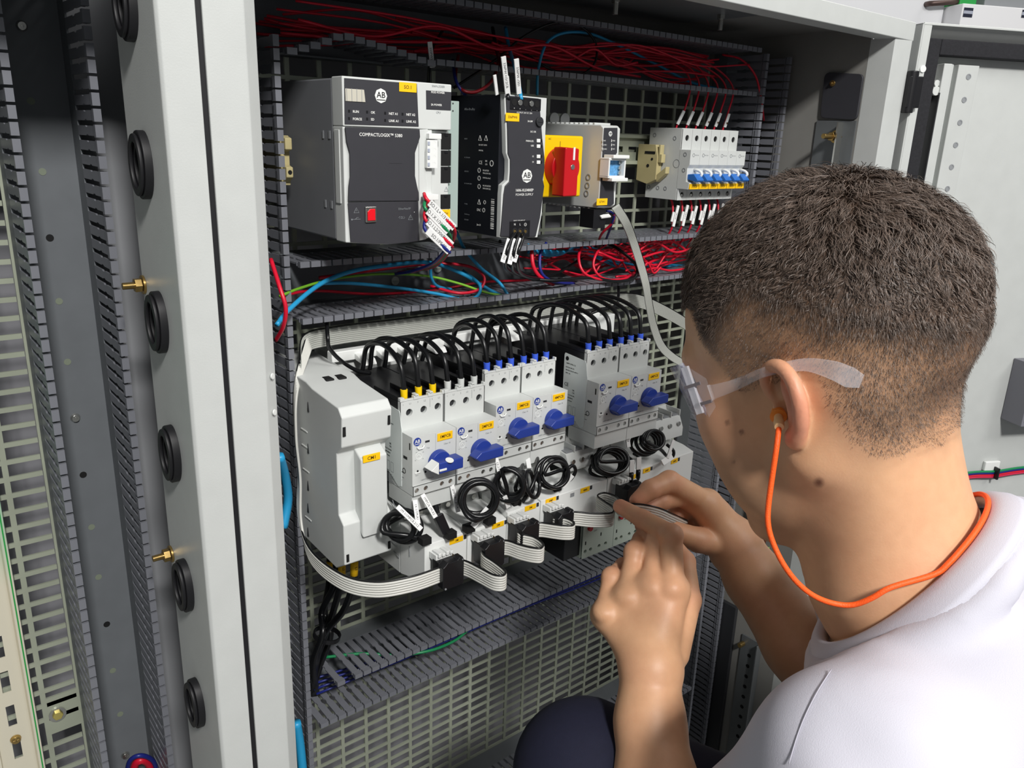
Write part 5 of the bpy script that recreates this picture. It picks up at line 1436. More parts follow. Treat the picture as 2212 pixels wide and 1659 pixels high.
# wiring clipped to the inside of the door and a ventilation grid
dc = thing('cable_clip', 'white adhesive cable clip with a black tie on the open door', 'cable clip', dp(259, -20, 795))
DB().dbox(246, 272, -20, -14, 796, 811).dbox(244, 262, -20, -17, 786, 790).build('clip_base', m_white, dc, 1.5)
DB().dbox(262, 265, -19, -5, 785, 803).build('tie', m_black, dc, .5)
for k, (m_, c_, dz) in enumerate(((m_green_w, 'green', 795.5), (m_navy_w, 'blue', 793), (m_red_w, 'red', 789.5), (mat('pink_insulation', srgb(205, 40, 80), .4), 'crimson', 787))):
    wire('%s wire of the bundle clipped to the open door' % c_, [dp(120, -17, dz - 12), dp(190, -16, dz - 4), dp(230, -15, dz), dp(264, -13, dz), dp(300, -15, dz + 2), dp(340, -17, dz + 3)], 1.9, m_, 'wires clipped to the open door', world=True)
vg = thing('vent_box', 'grey perforated box at the edge of the photo on the open door', 'vent box', dp(285, -20, 880))
vb_ = DB().dbox(259, 340, -19.4, 18, 878, 970).build('case', mat('vent_box_grey', srgb(120, 120, 128), .5), vg, .8)
for i in range(5):
    for j in range(9):
        DB().dbox(262.5 + i * 5.2, 266 + i * 5.2, 18, 18.3, 884 + j * 6.2 + i * .4, 888 + j * 6.2 + i * .4).build('vent_opening', m_dark, vg)

# ------------------------------------------------------------------ white cupboards beyond the door
BO = at(2081, 7, 262)
def bp_(u, v, n=0.):          # point of the counter front (a plane through BO along the door's direction), n mm in front of it
    r = ray(u, v); o = BO + DN * n - CC
    t = (o @ DN) / (r @ DN)
    return CC + r * t
def slab(s0, s1, n0, n1, z0, z1):
    return MB().obox(BO + DD * (s0 + s1) / 2 + DN * (n0 + n1) / 2 + V(0, 0, (z0 + z1) / 2 - BO[2]), DD * abs(s1 - s0) / 2, DN * abs(n1 - n0) / 2, V(0, 0, abs(z1 - z0) / 2))
cu = thing('white_cupboard', 'tall white cupboard with a brown bar handle behind the enclosure', 'cupboard', BO + DD * -300 + DN * -250 + V(0, 0, 110 - BO[2]))
slab(-1000, -4, -560, -60, 110, 2300).build('carcass', m_wall, cu, 2)
p, q = bp_(2012, 7, -40), bp_(2077, 4, -40)
hm = mat('bronze_handle', srgb(92, 76, 72), .45, .6)
MB().tube([p - DN * 21, p - DN * 6, p + DD * 5, (p + q) / 2, q - DD * 5, q - DN * 6, q - DN * 21], 6.5, 10).build('bar_handle', hm, cu, smooth=True)
bx = thing('white_counter', 'white counter with dark blue stickers behind the open door', 'counter', BO + DD * 500 + DN * -250 + V(0, 0, 110 - BO[2]))
slab(0, 1100, -560, 0, 110, BO[2]).build('body', mat('counter_white', srgb(236, 236, 238), .5), bx, 2)
for (u0, v0, u1, v1) in ((2083, 16, 2099, 38), (2209, 21, 2228, 40)):
    a_, c_ = bp_(u0, v0), bp_(u1, v1)
    s0, s1 = (a_ - BO) @ DD, (c_ - BO) @ DD
    st_ = slab(s0, s1, 0, .8, c_[2], a_[2]).build('sticker', mat('sticker_navy', srgb(34, 38, 56), .5), bx)
    zm = (a_[2] + c_[2]) / 2
    slab(s0, s1, .8, 1.2, zm - 3, zm + 4).build('sticker_band', mat('sticker_band_grey', srgb(170, 175, 190), .5), st_)
gt = thing('storage_tray', 'green and grey tray on top of the white counter', 'tray', BO + DD * 110 + DN * -80)
slab(14, 62, -140, -30, BO[2] + .5, BO[2] + 40).build('green_block', m_green, gt, 3)
slab(85, 200, -150, -30, BO[2] + .5, BO[2] + 60).build('grey_block', m_mgrey, gt, 3)
gt2 = thing('storage_tray', 'green box at the far right on top of the white counter', 'tray', BO + DD * 400 + DN * -80)
slab(330, 470, -150, -30, BO[2] + .5, BO[2] + 50).build('green_block', m_green, gt2, 3)

MB().box(974, 980.8, -104, -62, 200, 560).build('side_channel', m_dgrey, enc, .6)

wire('red cable end at the bottom of the empty duct in the neighbouring bay', [(285, 1690, -20), (292, 1652, -30), (306, 1642, -34), (322, 1652, -30), (330, 1690, -20)], 3.6, m_red_w, 'cable ends in the neighbouring bay')
wire('navy cable looping round the red one at the bottom of the empty duct', [(272, 1690, -20), (280, 1645, -34), (305, 1632, -40), (332, 1646, -34), (342, 1690, -20)], 2.2, m_navy_w, 'cable ends in the neighbouring bay')

# ------------------------------------------------------------------ person: implicit surfaces meshed with surface nets
class Field:
    def __init__(s, lo, hi, h):
        s.lo = V(*lo); s.h = h
        s.n = np.ceil((V(*hi) - s.lo) / h).astype(int) + 1
        s.D = np.full(tuple(s.n), 60.0, np.float32)
    def sl(s, lo, hi, pad):
        a = np.clip(np.floor((V(*lo) - pad - s.lo) / s.h).astype(int), 0, s.n)
        b = np.clip(np.ceil((V(*hi) + pad - s.lo) / s.h).astype(int) + 1, 0, s.n)
        if (b <= a).any(): return None
        ax = [(s.lo[i] + s.h * np.arange(a[i], b[i])).astype(np.float32) for i in range(3)]
        return (slice(a[0], b[0]), slice(a[1], b[1]), slice(a[2], b[2])), ax[0][:, None, None], ax[1][None, :, None], ax[2][None, None, :]
    def mix(s, S, d, k, sub=False):
        A = s.D[S]
        if sub:
            h = np.maximum(k - np.abs(-d - A), 0) / k
            s.D[S] = np.maximum(A, -d) + h * h * k * .25
        elif k > 0:
            h = np.maximum(k - np.abs(A - d), 0) / k
            s.D[S] = np.minimum(A, d) - h * h * k * .25
        else:
            s.D[S] = np.minimum(A, d)
    def cap(s, a, b, ra, rb, k=8., sub=False, flat=None):
        a = V(*a); b = V(*b); r = max(ra, rb)
        q = s.sl(np.minimum(a, b) - r, np.maximum(a, b) + r, k + 6)
        if q is None: return
        S, X, Y, Z = q
        ab = b - a; L = max(float(ab @ ab), 1e-6)
        px, py, pz = X - a[0], Y - a[1], Z - a[2]
        t = np.clip((px * ab[0] + py * ab[1] + pz * ab[2]) / L, 0, 1)
        dx, dy, dz = px - t * ab[0], py - t * ab[1], pz - t * ab[2]
        if flat is not None:              # squeeze along a direction: (direction, factor)
            fd, ff = V(*flat[0]), flat[1]
            fd = fd / np.linalg.norm(fd)
            pr_ = dx * fd[0] + dy * fd[1] + dz * fd[2]
            e = (1 / ff - 1)
            dx, dy, dz = dx + pr_ * e * fd[0], dy + pr_ * e * fd[1], dz + pr_ * e * fd[2]
        s.mix(S, np.sqrt(dx * dx + dy * dy + dz * dz) - (ra + (rb - ra) * t), k, sub)
    def ell(s, c, r, k=8., R=None, sub=False):
        c = V(*c); r = V(*r)
        m_ = r.max() if R is not None else r
        q = s.sl(c - m_, c + m_, k + 6)
        if q is None: return
        S, X, Y, Z = q
        x, y, z = X - c[0], Y - c[1], Z - c[2]
        if R is not None:
            R = np.array(R)
            x, y, z = (R[0][0] * x + R[0][1] * y + R[0][2] * z, R[1][0] * x + R[1][1] * y + R[1][2] * z, R[2][0] * x + R[2][1] * y + R[2][2] * z)
        k0 = np.sqrt((x / r[0]) ** 2 + (y / r[1]) ** 2 + (z / r[2]) ** 2)
        k1 = np.sqrt((x / r[0] ** 2) ** 2 + (y / r[1] ** 2) ** 2 + (z / r[2] ** 2) ** 2) + 1e-6
        s.mix(S, k0 * (k0 - 1) / k1, k, sub)
    def chain(s, pts, rad, k=4., sub=False):
        for i in range(len(pts) - 1):
            s.cap(pts[i], pts[i + 1], rad[i], rad[i + 1], k, sub)
    def mesh(s):
        D = s.D; n = s.n
        ins = D < 0
        c = np.zeros(tuple(n - 1), np.int8)
        for i in (0, 1):
            for j in (0, 1):
                for k in (0, 1):
                    c += ins[i:n[0] - 1 + i, j:n[1] - 1 + j, k:n[2] - 1 + k]
        act = np.argwhere((c > 0) & (c < 8))
        idx = np.full(tuple(n - 1), -1, np.int64)
        idx[tuple(act.T)] = np.arange(len(act))
        acc = np.zeros((len(act), 3)); cnt = np.zeros(len(act))
        cor = [(0, 0, 0), (1, 0, 0), (0, 1, 0), (1, 1, 0), (0, 0, 1), (1, 0, 1), (0, 1, 1), (1, 1, 1)]
        val = [D[act[:, 0] + i, act[:, 1] + j, act[:, 2] + k] for i, j, k in cor]
        for a, b in ((0, 1), (2, 3), (4, 5), (6, 7), (0, 2), (1, 3), (4, 6), (5, 7), (0, 4), (1, 5), (2, 6), (3, 7)):
            va, vb = val[a], val[b]
            m_ = (va < 0) != (vb < 0)
            t = va[m_] / (va[m_] - vb[m_])
            acc[m_] += np.array(cor[a]) + t[:, None] * (np.array(cor[b]) - np.array(cor[a]))
            cnt[m_] += 1
        P = s.lo + s.h * (act + acc / cnt[:, None])
        F = []
        for ax in range(3):
            o1, o2 = [i for i in range(3) if i != ax]
            A = ins[tuple(slice(0, -1) if i == ax else slice(1, -1) for i in range(3))]
            B = ins[tuple(slice(1, None) if i == ax else slice(1, -1) for i in range(3))]
            e = np.argwhere(A != B)
            e[:, o1] += 1; e[:, o2] += 1
            fl = ins[tuple(e.T)]
            q = []
            for d1, d2 in ((-1, -1), (0, -1), (0, 0), (-1, 0)):
                t = e.copy(); t[:, o1] += d1; t[:, o2] += d2
                q.append(idx[tuple(t.T)])
            q = np.stack(q, 1)
            flip = fl if ax != 1 else ~fl
            q[~flip] = q[~flip][:, ::-1]
            F.append(q)
        F = np.concatenate(F)
        return P, F[(F >= 0).all(1)]
def normals(P, F):
    N = np.zeros_like(P)
    a = np.cross(P[F[:, 2]] - P[F[:, 0]], P[F[:, 3]] - P[F[:, 1]])
    for i in range(4): np.add.at(N, F[:, i], a)
    return N / (np.linalg.norm(N, axis=1)[:, None] + 1e-9)
def relax(P, F, n=1, w_=.5):
    for _ in range(n):
        A = np.zeros_like(P); c = np.zeros(len(P))
        for i in range(4):
            np.add.at(A, F[:, i], P[F[:, (i + 1) % 4]]); np.add.at(c, F[:, i], 1)
            np.add.at(A, F[:, (i + 1) % 4], P[F[:, i]]); np.add.at(c, F[:, (i + 1) % 4], 1)
        P = P * (1 - w_) + w_ * A / c[:, None]
    return P
_rs = np.random.RandomState(4)
_G = _rs.rand(32, 32, 32)
def vnoise(P, sc):
    q = np.asarray(P) / sc; i = np.floor(q).astype(int); f_ = q - i; f_ = f_ * f_ * (3 - 2 * f_)
    r = 0
    for a in (0, 1):
        for b in (0, 1):
            for c in (0, 1):
                wgt = (f_[:, 0] if a else 1 - f_[:, 0]) * (f_[:, 1] if b else 1 - f_[:, 1]) * (f_[:, 2] if c else 1 - f_[:, 2])
                r = r + wgt * _G[(i[:, 0] + a) % 32, (i[:, 1] + b) % 32, (i[:, 2] + c) % 32]
    return r

# head frame: forward, left (towards the camera) and up, written in room axes
HC = cw(1797, 742, 545)
_vd = HC - CC; _vd = _vd / np.linalg.norm(_vd)
_rt = CR[0] - _vd * (CR[0] @ _vd); _rt /= np.linalg.norm(_rt)
_up = np.cross(_rt, _vd)
_ph, _al = math.radians(30), math.radians(19)
_e1 = -_rt * math.cos(_al) - _up * math.sin(_al)              # picture-left tilted down
HU = _up * math.cos(_al) - _rt * math.sin(_al)
HF = _e1 * math.cos(_ph) + _vd * math.sin(_ph)
HL = np.cross(HU, HF)
HM = np.stack([HF, HL, HU])                                   # rows: local axes
def hw(p): return HC + np.asarray(p, float) @ HM              # head -> room
def hl(p): return (np.asarray(p, float) - HC) @ HM.T          # room -> head
NB = cw(1945, 1245, 556)
nb = hl(NB)
Fh = Field((-130, -110, -250), (135, 110, 135), 1.75)
Fh.ell((1, 0, 28), (97, 75, 84), 10)
Fh.ell((-30, 0, 12), (68, 70, 66), 20)
Fh.ell((36, 0, -14), (60, 63, 80), 22)
Fh.ell((50, 0, -72), (44, 50, 50), 24)
Fh.ell((82, 0, -108), (18, 22, 18), 18)
for sd in (-1, 1):
    Fh.cap((4, sd * 55, -66), (74, sd * 24, -108), 16, 15, 22)
    Fh.ell((62, sd * 44, -30), (27, 24, 26), 22)
    Fh.ell((60, sd * 42, -66), (26, 18, 30), 22)
    Fh.cap((-18, sd * 50, -30), (4, sd * 52, -60), 22, 16, 20)
    Fh.cap((-34, sd * 42, -34), (18, sd * 22, -165), 18, 15, 30)
    Fh.ell((96, sd * 31, 4), (13, 14, 11), 8, sub=True)
    Fh.ell((79, sd * 31, 4), (12.5, 13, 12.5), 3)
    Fh.ell((101, sd * 10, -37), (9, 8, 8), 6)
    Fh.cap((88, sd * 10, 20), (76, sd * 48, 20), 9, 8, 14)
Fh.cap((95, 0, 14), (115, 0, -28), 8, 10.5, 10)
Fh.ell((119, 0, -31), (9, 10, 9), 6)
Fh.ell((93, 0, -60), (12, 22, 6.5), 6)
Fh.ell((91, 0, -71), (12, 19, 7), 5)
Fh.cap((104, -20, -65.5), (104, 20, -65.5), 3, 3, 3, sub=True)
Fh.ell((100, 10, -44), (4, 4, 3), 3, sub=True); Fh.ell((100, -10, -44), (4, 4, 3), 3, sub=True)
up_n = hl(cw(1868, 950, 548))
Fh.cap(up_n, nb + V(0, 0, 0), 53, 58, 26)
Fh.cap(nb, nb + (nb - up_n) * .2, 58, 54, 20)
# ears
for sd in (-1, 1):
    def E(p):
        x_, z_ = p[0] * .76, p[2] * .74
        return (x_ * .985 - z_ * .174 - 2, sd * (71 + p[1] * .85), x_ * .174 + z_ * .985 - 27)
    k_ = 3.
    Rm = np.array(((math.cos(.5), -sd * math.sin(.5), 0), (sd * math.sin(.5), math.cos(.5), 0), (0, 0, 1)))
    Fh.ell(E((-5, 4, 4)), (14, 3.8, 22), 5, R=Rm)
    hx = smooth_path([(9, 1, -2), (15, 3, 9), (15, 6, 22), (6, 11, 32.5), (-8, 16, 33), (-19, 20, 22), (-22.5, 21, 5), (-19, 18, -11), (-12, 13, -22), (-3, 8, -30)], 3)
    rr = np.interp(np.linspace(0, 1, len(hx)), [0, .15, .4, .7, .85, 1], [2.2, 3.1, 3.8, 4.0, 4.2, 5.6])
    for i in range(len(hx) - 1): Fh.cap(E(hx[i]), E(hx[i + 1]), rr[i], rr[i + 1], 2.5)
    ah = smooth_path([(-3, 8, 20), (-10, 13, 9), (-11.5, 13, -4), (-6, 9, -16)], 3)
    for i in range(len(ah) - 1): Fh.cap(E(ah[i]), E(ah[i + 1]), 3.2, 3.2, 3)
    Fh.ell(E((-3, 6, -29)), (6.5, 4.2, 7), 4)
    Fh.ell(E((10, 4, -9)), (4, 3.8, 5), 4)
    Fh.ell(E((2.5, 7.5, -6)), (6.5, 7.5, 8), 3, sub=True)
    Fh.ell(E((4, 9, 13)), (5.5, 6, 10), 3, sub=True)
Ph, Fq = Fh.mesh()
Nh = normals(Ph, Fq)
LP = Ph.copy()
# hair density (1 full, 0 bare skin) over the head, in head axes
def density(p):
    f, l, u = p[:, 0], np.abs(p[:, 1]), p[:, 2]
    n_ = (vnoise(p + 500, 16) - .5) * .8 + (vnoise(p + 40, 7) - .5) * .5
    full = np.where(f < 0, 60 + f * .72, 60 - np.clip(f / 64, 0, 1) * 26)     # above this line the hair is at its full length
    wid = np.where(f < 0, 60 - f * .10, 50)
    d = np.clip(1 - (full - u + n_ * 14) / wid, 0, 1) ** .9
    d = np.maximum(d, .56 * np.clip((u + 92 + n_ * 12) / 34, 0, 1) * np.clip((-f - 18) / 26, 0, 1))
    d = np.maximum(d, .46 * np.clip((u + 24 + n_ * 8) / 26, 0, 1) * np.clip((46 - f) / 14, 0, 1))
    edge = 72 - np.clip(l - 40, 0, 99) * .75 - np.clip((26 - u) / 40, 0, 1) * 16 + np.clip((u - 55) / 9, 0, 1) * 40
    d = d * np.clip((edge - f) / 4, 0, 1)
    ear = (f > -34) & (f < 14) & (u < 2) & (u > -58) & (l > 76)
    d[ear] = 0
    return d
dens = density(LP)
earm = np.exp(-(((LP[:, 0] + 8) / 24) ** 2 + ((LP[:, 2] + 28) / 30) ** 2) ** 2) * np.clip((np.abs(LP[:, 1]) - 74) / 6, 0, 1)
red = .15 * vnoise(LP, 30) + .75 * earm + .25 * np.exp(-(((LP[:, 0] - 62) / 28) ** 2 + ((LP[:, 2] + 26) / 24) ** 2)) + .35 * np.exp(-(((LP[:, 0] - 112) / 16) ** 2 + ((LP[:, 2] + 30) / 16) ** 2))
beard = .38 * np.clip((-42 - LP[:, 2]) / 22, 0, 1) * np.clip((LP[:, 2] + 128) / 20, 0, 1) * np.clip((LP[:, 0] - 10) / 40, 0, 1) * (.7 + .6 * vnoise(LP + 90, 9))
mole = np.zeros(len(LP))
for u, v, r in ((1769, 1042, 3.0), (1602, 933, 1.6), (1571, 913, 1.4), (1585, 1000, .9)):
    d_ = hl(ray(u, v) * 100 + CC) - hl(CC); d_ /= np.linalg.norm(d_); o_ = hl(CC)
    t_ = (LP - o_) @ d_
    dist = np.linalg.norm(LP - o_ - t_[:, None] * d_, axis=1)
    near = t_[dist < 6].min() if (dist < 6).any() else 0
    mole = np.maximum(mole, np.clip(1.35 - dist / r, 0, 1) * (np.abs(t_ - near) < 14))
body_P = [hw(Ph)]; body_F = [Fq]; body_C = [np.stack([dens, np.clip(red, 0, 1), np.clip(beard, 0, 1), mole], 1)]
hair_src = (LP, Nh, dens)

def hand_field(joints, rad, palm, forearm, h=1.5, extra=()):
    allp = np.array([p for j in joints for p in j] + [p for p, r in forearm] + [p for p, r in palm])
    F_ = Field(allp.min(0) - 48, allp.max(0) + 48, h)
    for i in range(len(forearm) - 1):
        F_.cap(forearm[i][0], forearm[i + 1][0], forearm[i][1], forearm[i + 1][1], 10)
    for i in range(len(palm)):
        for j in range(i + 1, len(palm)):
            if palm[i][1] and (i == 0 or j == i + 1):
                F_.cap(palm[i][0], palm[j][0], palm[i][1], palm[j][1], 10)
    for js, rs in zip(joints, rad):
        F_.chain(js, rs, 3.2)
    for e in extra: F_.ell(*e)
    return F_
J = lambda *a: [cw(*p) for p in a]
# left hand: back towards the camera, index finger reaching over to the ribbon
lf = [J((1452, 1268, 684), (1450, 1156, 702), (1389, 1122, 726), (1340, 1094, 738)),
      J((1408, 1266, 690), (1419, 1172, 716), (1402, 1142, 742), (1388, 1136, 752)),
      J((1356, 1288, 694), (1372, 1192, 718), (1386, 1166, 742), (1394, 1182, 752)),
      J((1306, 1322, 696), (1322, 1246, 718), (1346, 1222, 738), (1358, 1236, 746)),
      J((1456, 1412, 676), (1487, 1296, 700), (1478, 1214, 732), (1432, 1150, 754))]
lr = [(10.6, 9.6, 8.4, 6.9), (10.6, 9.6, 8.6, 7.4), (10.0, 9.2, 8.2, 7.0), (9.2, 8.0, 7.2, 6.2), (13, 11, 10, 8)]
lpalm = [(cw(1408, 1440, 668), 21), (cw(1452, 1275, 688), 13.5), (cw(1408, 1272, 695), 14), (cw(1358, 1294, 699), 13), (cw(1310, 1328, 701), 12)]
lfore = [(cw(1404, 1462, 666), 25), (cw(1404, 1560, 652), 27.5), (cw(1418, 1700, 628), 32), (cw(1500, 1960, 560), 42)]
_ex = []
for js in lf[:4]:
    for q_, r_ in ((js[0], (10, 10, 8)), (js[1], (9, 9, 8))):
        tc_ = CC - q_; tc_ /= np.linalg.norm(tc_)
        _ex.append((q_ + tc_ * 4.5, r_, 5))
FL = hand_field(lf, lr, lpalm, lfore, 1.5, _ex)
# right hand: pinching from above right, seen on the thumb side
rf = [J((1522, 1084, 790), (1446, 1040, 768), (1404, 1058, 757), (1376, 1082, 752)),
      J((1538, 1112, 800), (1472, 1072, 786), (1428, 1082, 772), (1398, 1098, 764)),
      J((1552, 1138, 808), (1492, 1098, 808), (1460, 1112, 798), (1452, 1130, 790)),
      J((1566, 1160, 812), (1512, 1130, 818), (1486, 1140, 812), (1478, 1152, 806)),
      J((1570, 1180, 796), (1508, 1166, 784), (1450, 1146, 774), (1398, 1122, 766))]
rr_ = [(11.5, 10.4, 9.2, 7.4), (11, 10, 9, 7.6), (10.4, 9.4, 8.4, 7), (9.4, 8.2, 7.4, 6.4), (14, 12, 10, 8)]
rpalm = [(cw(1584, 1176, 800), 22), (cw(1526, 1090, 792), 14), (cw(1542, 1116, 802), 14), (cw(1556, 1140, 810), 13), (cw(1570, 1164, 814), 12)]
rfore = [(cw(1584, 1172, 800), 25), (cw(1630, 1250, 786), 28), (cw(1730, 1390, 760), 35), (cw(1900, 1600, 720), 44)]
FR = hand_field(rf, rr_, rpalm, rfore, 1.5)
for F_, jj in ((FL, lf), (FR, rf)):
    P_, Q_ = F_.mesh()
    P_ = relax(P_, Q_, 1, .3)
    rd = .25 * vnoise(P_, 22)
    for js in jj:
        for p in js[1:]:
            rd = np.maximum(rd, .55 * np.exp(-(np.linalg.norm(P_ - p, axis=1) / 15) ** 2))
        rd = np.maximum(rd, .8 * np.exp(-(np.linalg.norm(P_ - js[-1], axis=1) / 14) ** 2))
    body_P.append(P_); body_F.append(Q_); body_C.append(np.stack([np.zeros(len(P_)), np.clip(rd, 0, 1), np.zeros(len(P_)), np.zeros(len(P_))], 1))

# torso inside the shirt, then the shirt itself a few millimetres larger
LS = cw(1876, 1702, 452)                     # left shoulder joint
RS = NB + (NB - LS) * .92 + V(0, 0, -120)
PEL = cw(2480, 2080, 620)
Ldir = LS - RS; Ldir /= np.linalg.norm(Ldir)
LH, RH = PEL + Ldir * 95, PEL - Ldir * 95
LE = lfore[-1][0]; RE = rfore[-1][0]
def torso(F_, o):
    spine = PEL - NB; spine /= np.linalg.norm(spine)
    F_.cap(NB + spine * 95 + Ldir * 70, LH, 92 + o, 92 + o, 40)
    F_.cap(NB + spine * 95 - Ldir * 70, RH, 92 + o, 92 + o, 60)
    F_.cap(NB + spine * 62, NB + spine * 140, 70 + o, 95 + o, 50)
    for S_, sg in ((LS, 1), (RS, -1)):
        F_.cap(NB + spine * 66, S_, 34 + o, 46 + o, 36)
        F_.ell(S_, (52 + o, 52 + o, 52 + o), 30)
pts = np.array([NB, LS, RS, LH, RH])
FT = Field(pts.min(0) - 110, pts.max(0) + 110, 7.0)
torso(FT, -6)
P_, Q_ = FT.mesh()
body_P.append(P_); body_F.append(Q_); body_C.append(np.zeros((len(P_), 4)))
for S_, E_ in ((LS, LE), (RS, RE)):
    FA = Field(np.minimum(S_, E_) - 70, np.maximum(S_, E_) + 70, 4.0)
    FA.cap(S_, E_, 50, 42, 10)
    P_, Q_ = FA.mesh()
    body_P.append(P_); body_F.append(Q_); body_C.append(np.zeros((len(P_), 4)))

person = thing('person', 'person in a white t-shirt crouching at the cabinet, pinching a ribbon cable with both hands', 'person', (NB[0] + 120, NB[1] - 120, 110))
def mesh_obj(name, P, F, m_, parent, cols=None, cname='tone'):
    off = ROOT[person]
    me = bpy.data.meshes.new(name)
    nv, nf = len(P), len(F)
    me.vertices.add(nv); me.vertices.foreach_set('co', ((P - off) * .001).astype(np.float32).ravel())
    me.loops.add(nf * 4); me.loops.foreach_set('vertex_index', F.astype(np.int32).ravel())
    me.polygons.add(nf); me.polygons.foreach_set('loop_start', np.arange(0, nf * 4, 4, dtype=np.int32))
    me.polygons.foreach_set('use_smooth', np.ones(nf, bool))
    me.update(calc_edges=True); me.validate()
    me.materials.append(m_)
    if cols is not None:
        at_ = me.color_attributes.new(cname, 'FLOAT_COLOR', 'POINT')
        at_.data.foreach_set('color', cols.astype(np.float32).ravel())
    o = bpy.data.objects.new(name, me); COL.objects.link(o); o.parent = parent
    return o
def joined(Ps, Fs):
    n = 0; out = []
    for p, f_ in zip(Ps, Fs):
        out.append(f_ + n); n += len(p)
    return np.concatenate(Ps), np.concatenate(out)
# skin: tone channels are cropped-hair density, redness, beard shade, moles
m_skin = bpy.data.materials.new('skin'); m_skin.use_nodes = True
nt = m_skin.node_tree; bs = nt.nodes['Principled BSDF']
ca = nt.nodes.new('ShaderNodeVertexColor'); ca.layer_name = 'tone'
sp = nt.nodes.new('ShaderNodeSeparateColor'); nt.links.new(ca.outputs['Color'], sp.inputs['Color'])
def mixc(fac, a, b, amount=1.0):
    m_ = nt.nodes.new('ShaderNodeMix'); m_.data_type = 'RGBA'
    if amount != 1.0:
        k_ = nt.nodes.new('ShaderNodeMath'); k_.operation = 'MULTIPLY'; k_.inputs[1].default_value = amount
        nt.links.new(fac, k_.inputs[0]); fac = k_.outputs[0]
    nt.links.new(fac, m_.inputs[0])
    for s_, i in ((a, 6), (b, 7)):
        if isinstance(s_, tuple): m_.inputs[i].default_value = (*s_, 1)
        else: nt.links.new(s_, m_.inputs[i])
    return m_.outputs[2]
tc = nt.nodes.new('ShaderNodeTexCoord')
nz = nt.nodes.new('ShaderNodeTexNoise'); nz.inputs['Scale'].default_value = 120; nz.inputs['Detail'].default_value = 4
nt.links.new(tc.outputs['Object'], nz.inputs['Vector'])
c_ = mixc(nz.outputs['Fac'], srgb(208, 160, 122), srgb(224, 178, 138))
c_ = mixc(sp.outputs['Green'], c_, srgb(214, 128, 108), .75)
c_ = mixc(sp.outputs['Blue'], c_, srgb(120, 92, 76), .8)
nh = nt.nodes.new('ShaderNodeTexNoise'); nh.inputs['Scale'].default_value = 900; nh.inputs['Detail'].default_value = 2
nt.links.new(tc.outputs['Object'], nh.inputs['Vector'])
hm_ = nt.nodes.new('ShaderNodeMath'); hm_.operation = 'MULTIPLY_ADD'; hm_.inputs[1].default_value = .55; hm_.inputs[2].default_value = .72
nt.links.new(nh.outputs['Fac'], hm_.inputs[0])
hd_ = nt.nodes.new('ShaderNodeMath'); hd_.operation = 'MULTIPLY'; hd_.use_clamp = True
nt.links.new(sp.outputs['Red'], hd_.inputs[0]); nt.links.new(hm_.outputs[0], hd_.inputs[1])
c_ = mixc(hd_.outputs[0], c_, srgb(60, 49, 43), .97)
c_ = mixc(ca.outputs['Alpha'], c_, srgb(96, 56, 42), .85)
nt.links.new(c_, bs.inputs['Base Color'])
bs.inputs['Roughness'].default_value = .48
bs.inputs['Subsurface Weight'].default_value = .12
bs.inputs['Subsurface Radius'].default_value = (.010, .004, .002)
bs.inputs['Subsurface Scale'].default_value = .5
bp = nt.nodes.new('ShaderNodeBump'); bp.inputs['Strength'].default_value = .12; bp.inputs['Distance'].default_value = .0006
nz2 = nt.nodes.new('ShaderNodeTexNoise'); nz2.inputs['Scale'].default_value = 700
nt.links.new(tc.outputs['Object'], nz2.inputs['Vector']); nt.links.new(nz2.outputs['Fac'], bp.inputs['Height']); nt.links.new(bp.outputs['Normal'], bs.inputs['Normal'])
P_, Q_ = joined(body_P, body_F)
mesh_obj('body', P_, Q_, m_skin, person, np.concatenate(body_C))

# ---- hair: locks on top swept forward, cropped sides
LPs, NHs, ds = hair_src
rs = np.random.RandomState(12)
def strands(idx, length, dirfun, width, seg, lift, clumps=None, curl=0.):
    base = LPs[idx] + rs.normal(0, .9, (len(idx), 3))
    nrm = NHs[idx]
    d = dirfun(base, nrm)
    pts = [base - nrm * .6]
    L = np.asarray(length)[:, None]
    ph_ = rs.rand(len(idx), 1) * 6.28
    for k in range(1, seg + 1):
        t = k / seg
        p = base + nrm * (L * lift * math.sin(t * 2.2) * .62) + d * (L * t * (1 - .12 * t))
        if curl: p = p + np.cross(nrm, d) * np.sin(ph_ + t * 5) * curl * L * t
        pts.append(p)
    pts = np.array(pts)                      # seg+1, n, 3
    if clumps is not None:
        cidx, amt = clumps
        tip = pts[-1]
        m = cidx.max() + 1
        cen = np.zeros((m, 3)); cn = np.zeros(m)
        np.add.at(cen, cidx, tip); np.add.at(cn, cidx, 1)
        cen /= np.maximum(cn, 1)[:, None]
        for k in range(1, seg + 1):
            t = k / seg
            pts[k] += (cen[cidx] - tip) * amt * t ** 1.4
    w_ = np.cross(pts[-1] - pts[0], nrm + rs.normal(0, .5, nrm.shape)); w_ /= np.linalg.norm(w_, axis=1)[:, None] + 1e-9
    vs, n = [], len(idx)
    for k in range(seg + 1):
        ww = width * (1 - .75 * (k / seg) ** 2) * .5
        vs += [pts[k] - w_ * ww, pts[k] + w_ * ww]
    Vv = np.stack(vs, 1).reshape(-1, 3)      # n, 2(seg+1)
    b = np.arange(n)[:, None] * (2 * (seg + 1))
    fs = [b + np.array([[2 * k, 2 * k + 1, 2 * k + 3, 2 * k + 2]]) for k in range(seg)]
    return Vv, np.stack(fs, 1).reshape(-1, 4)
top = np.where(ds > .86)[0]
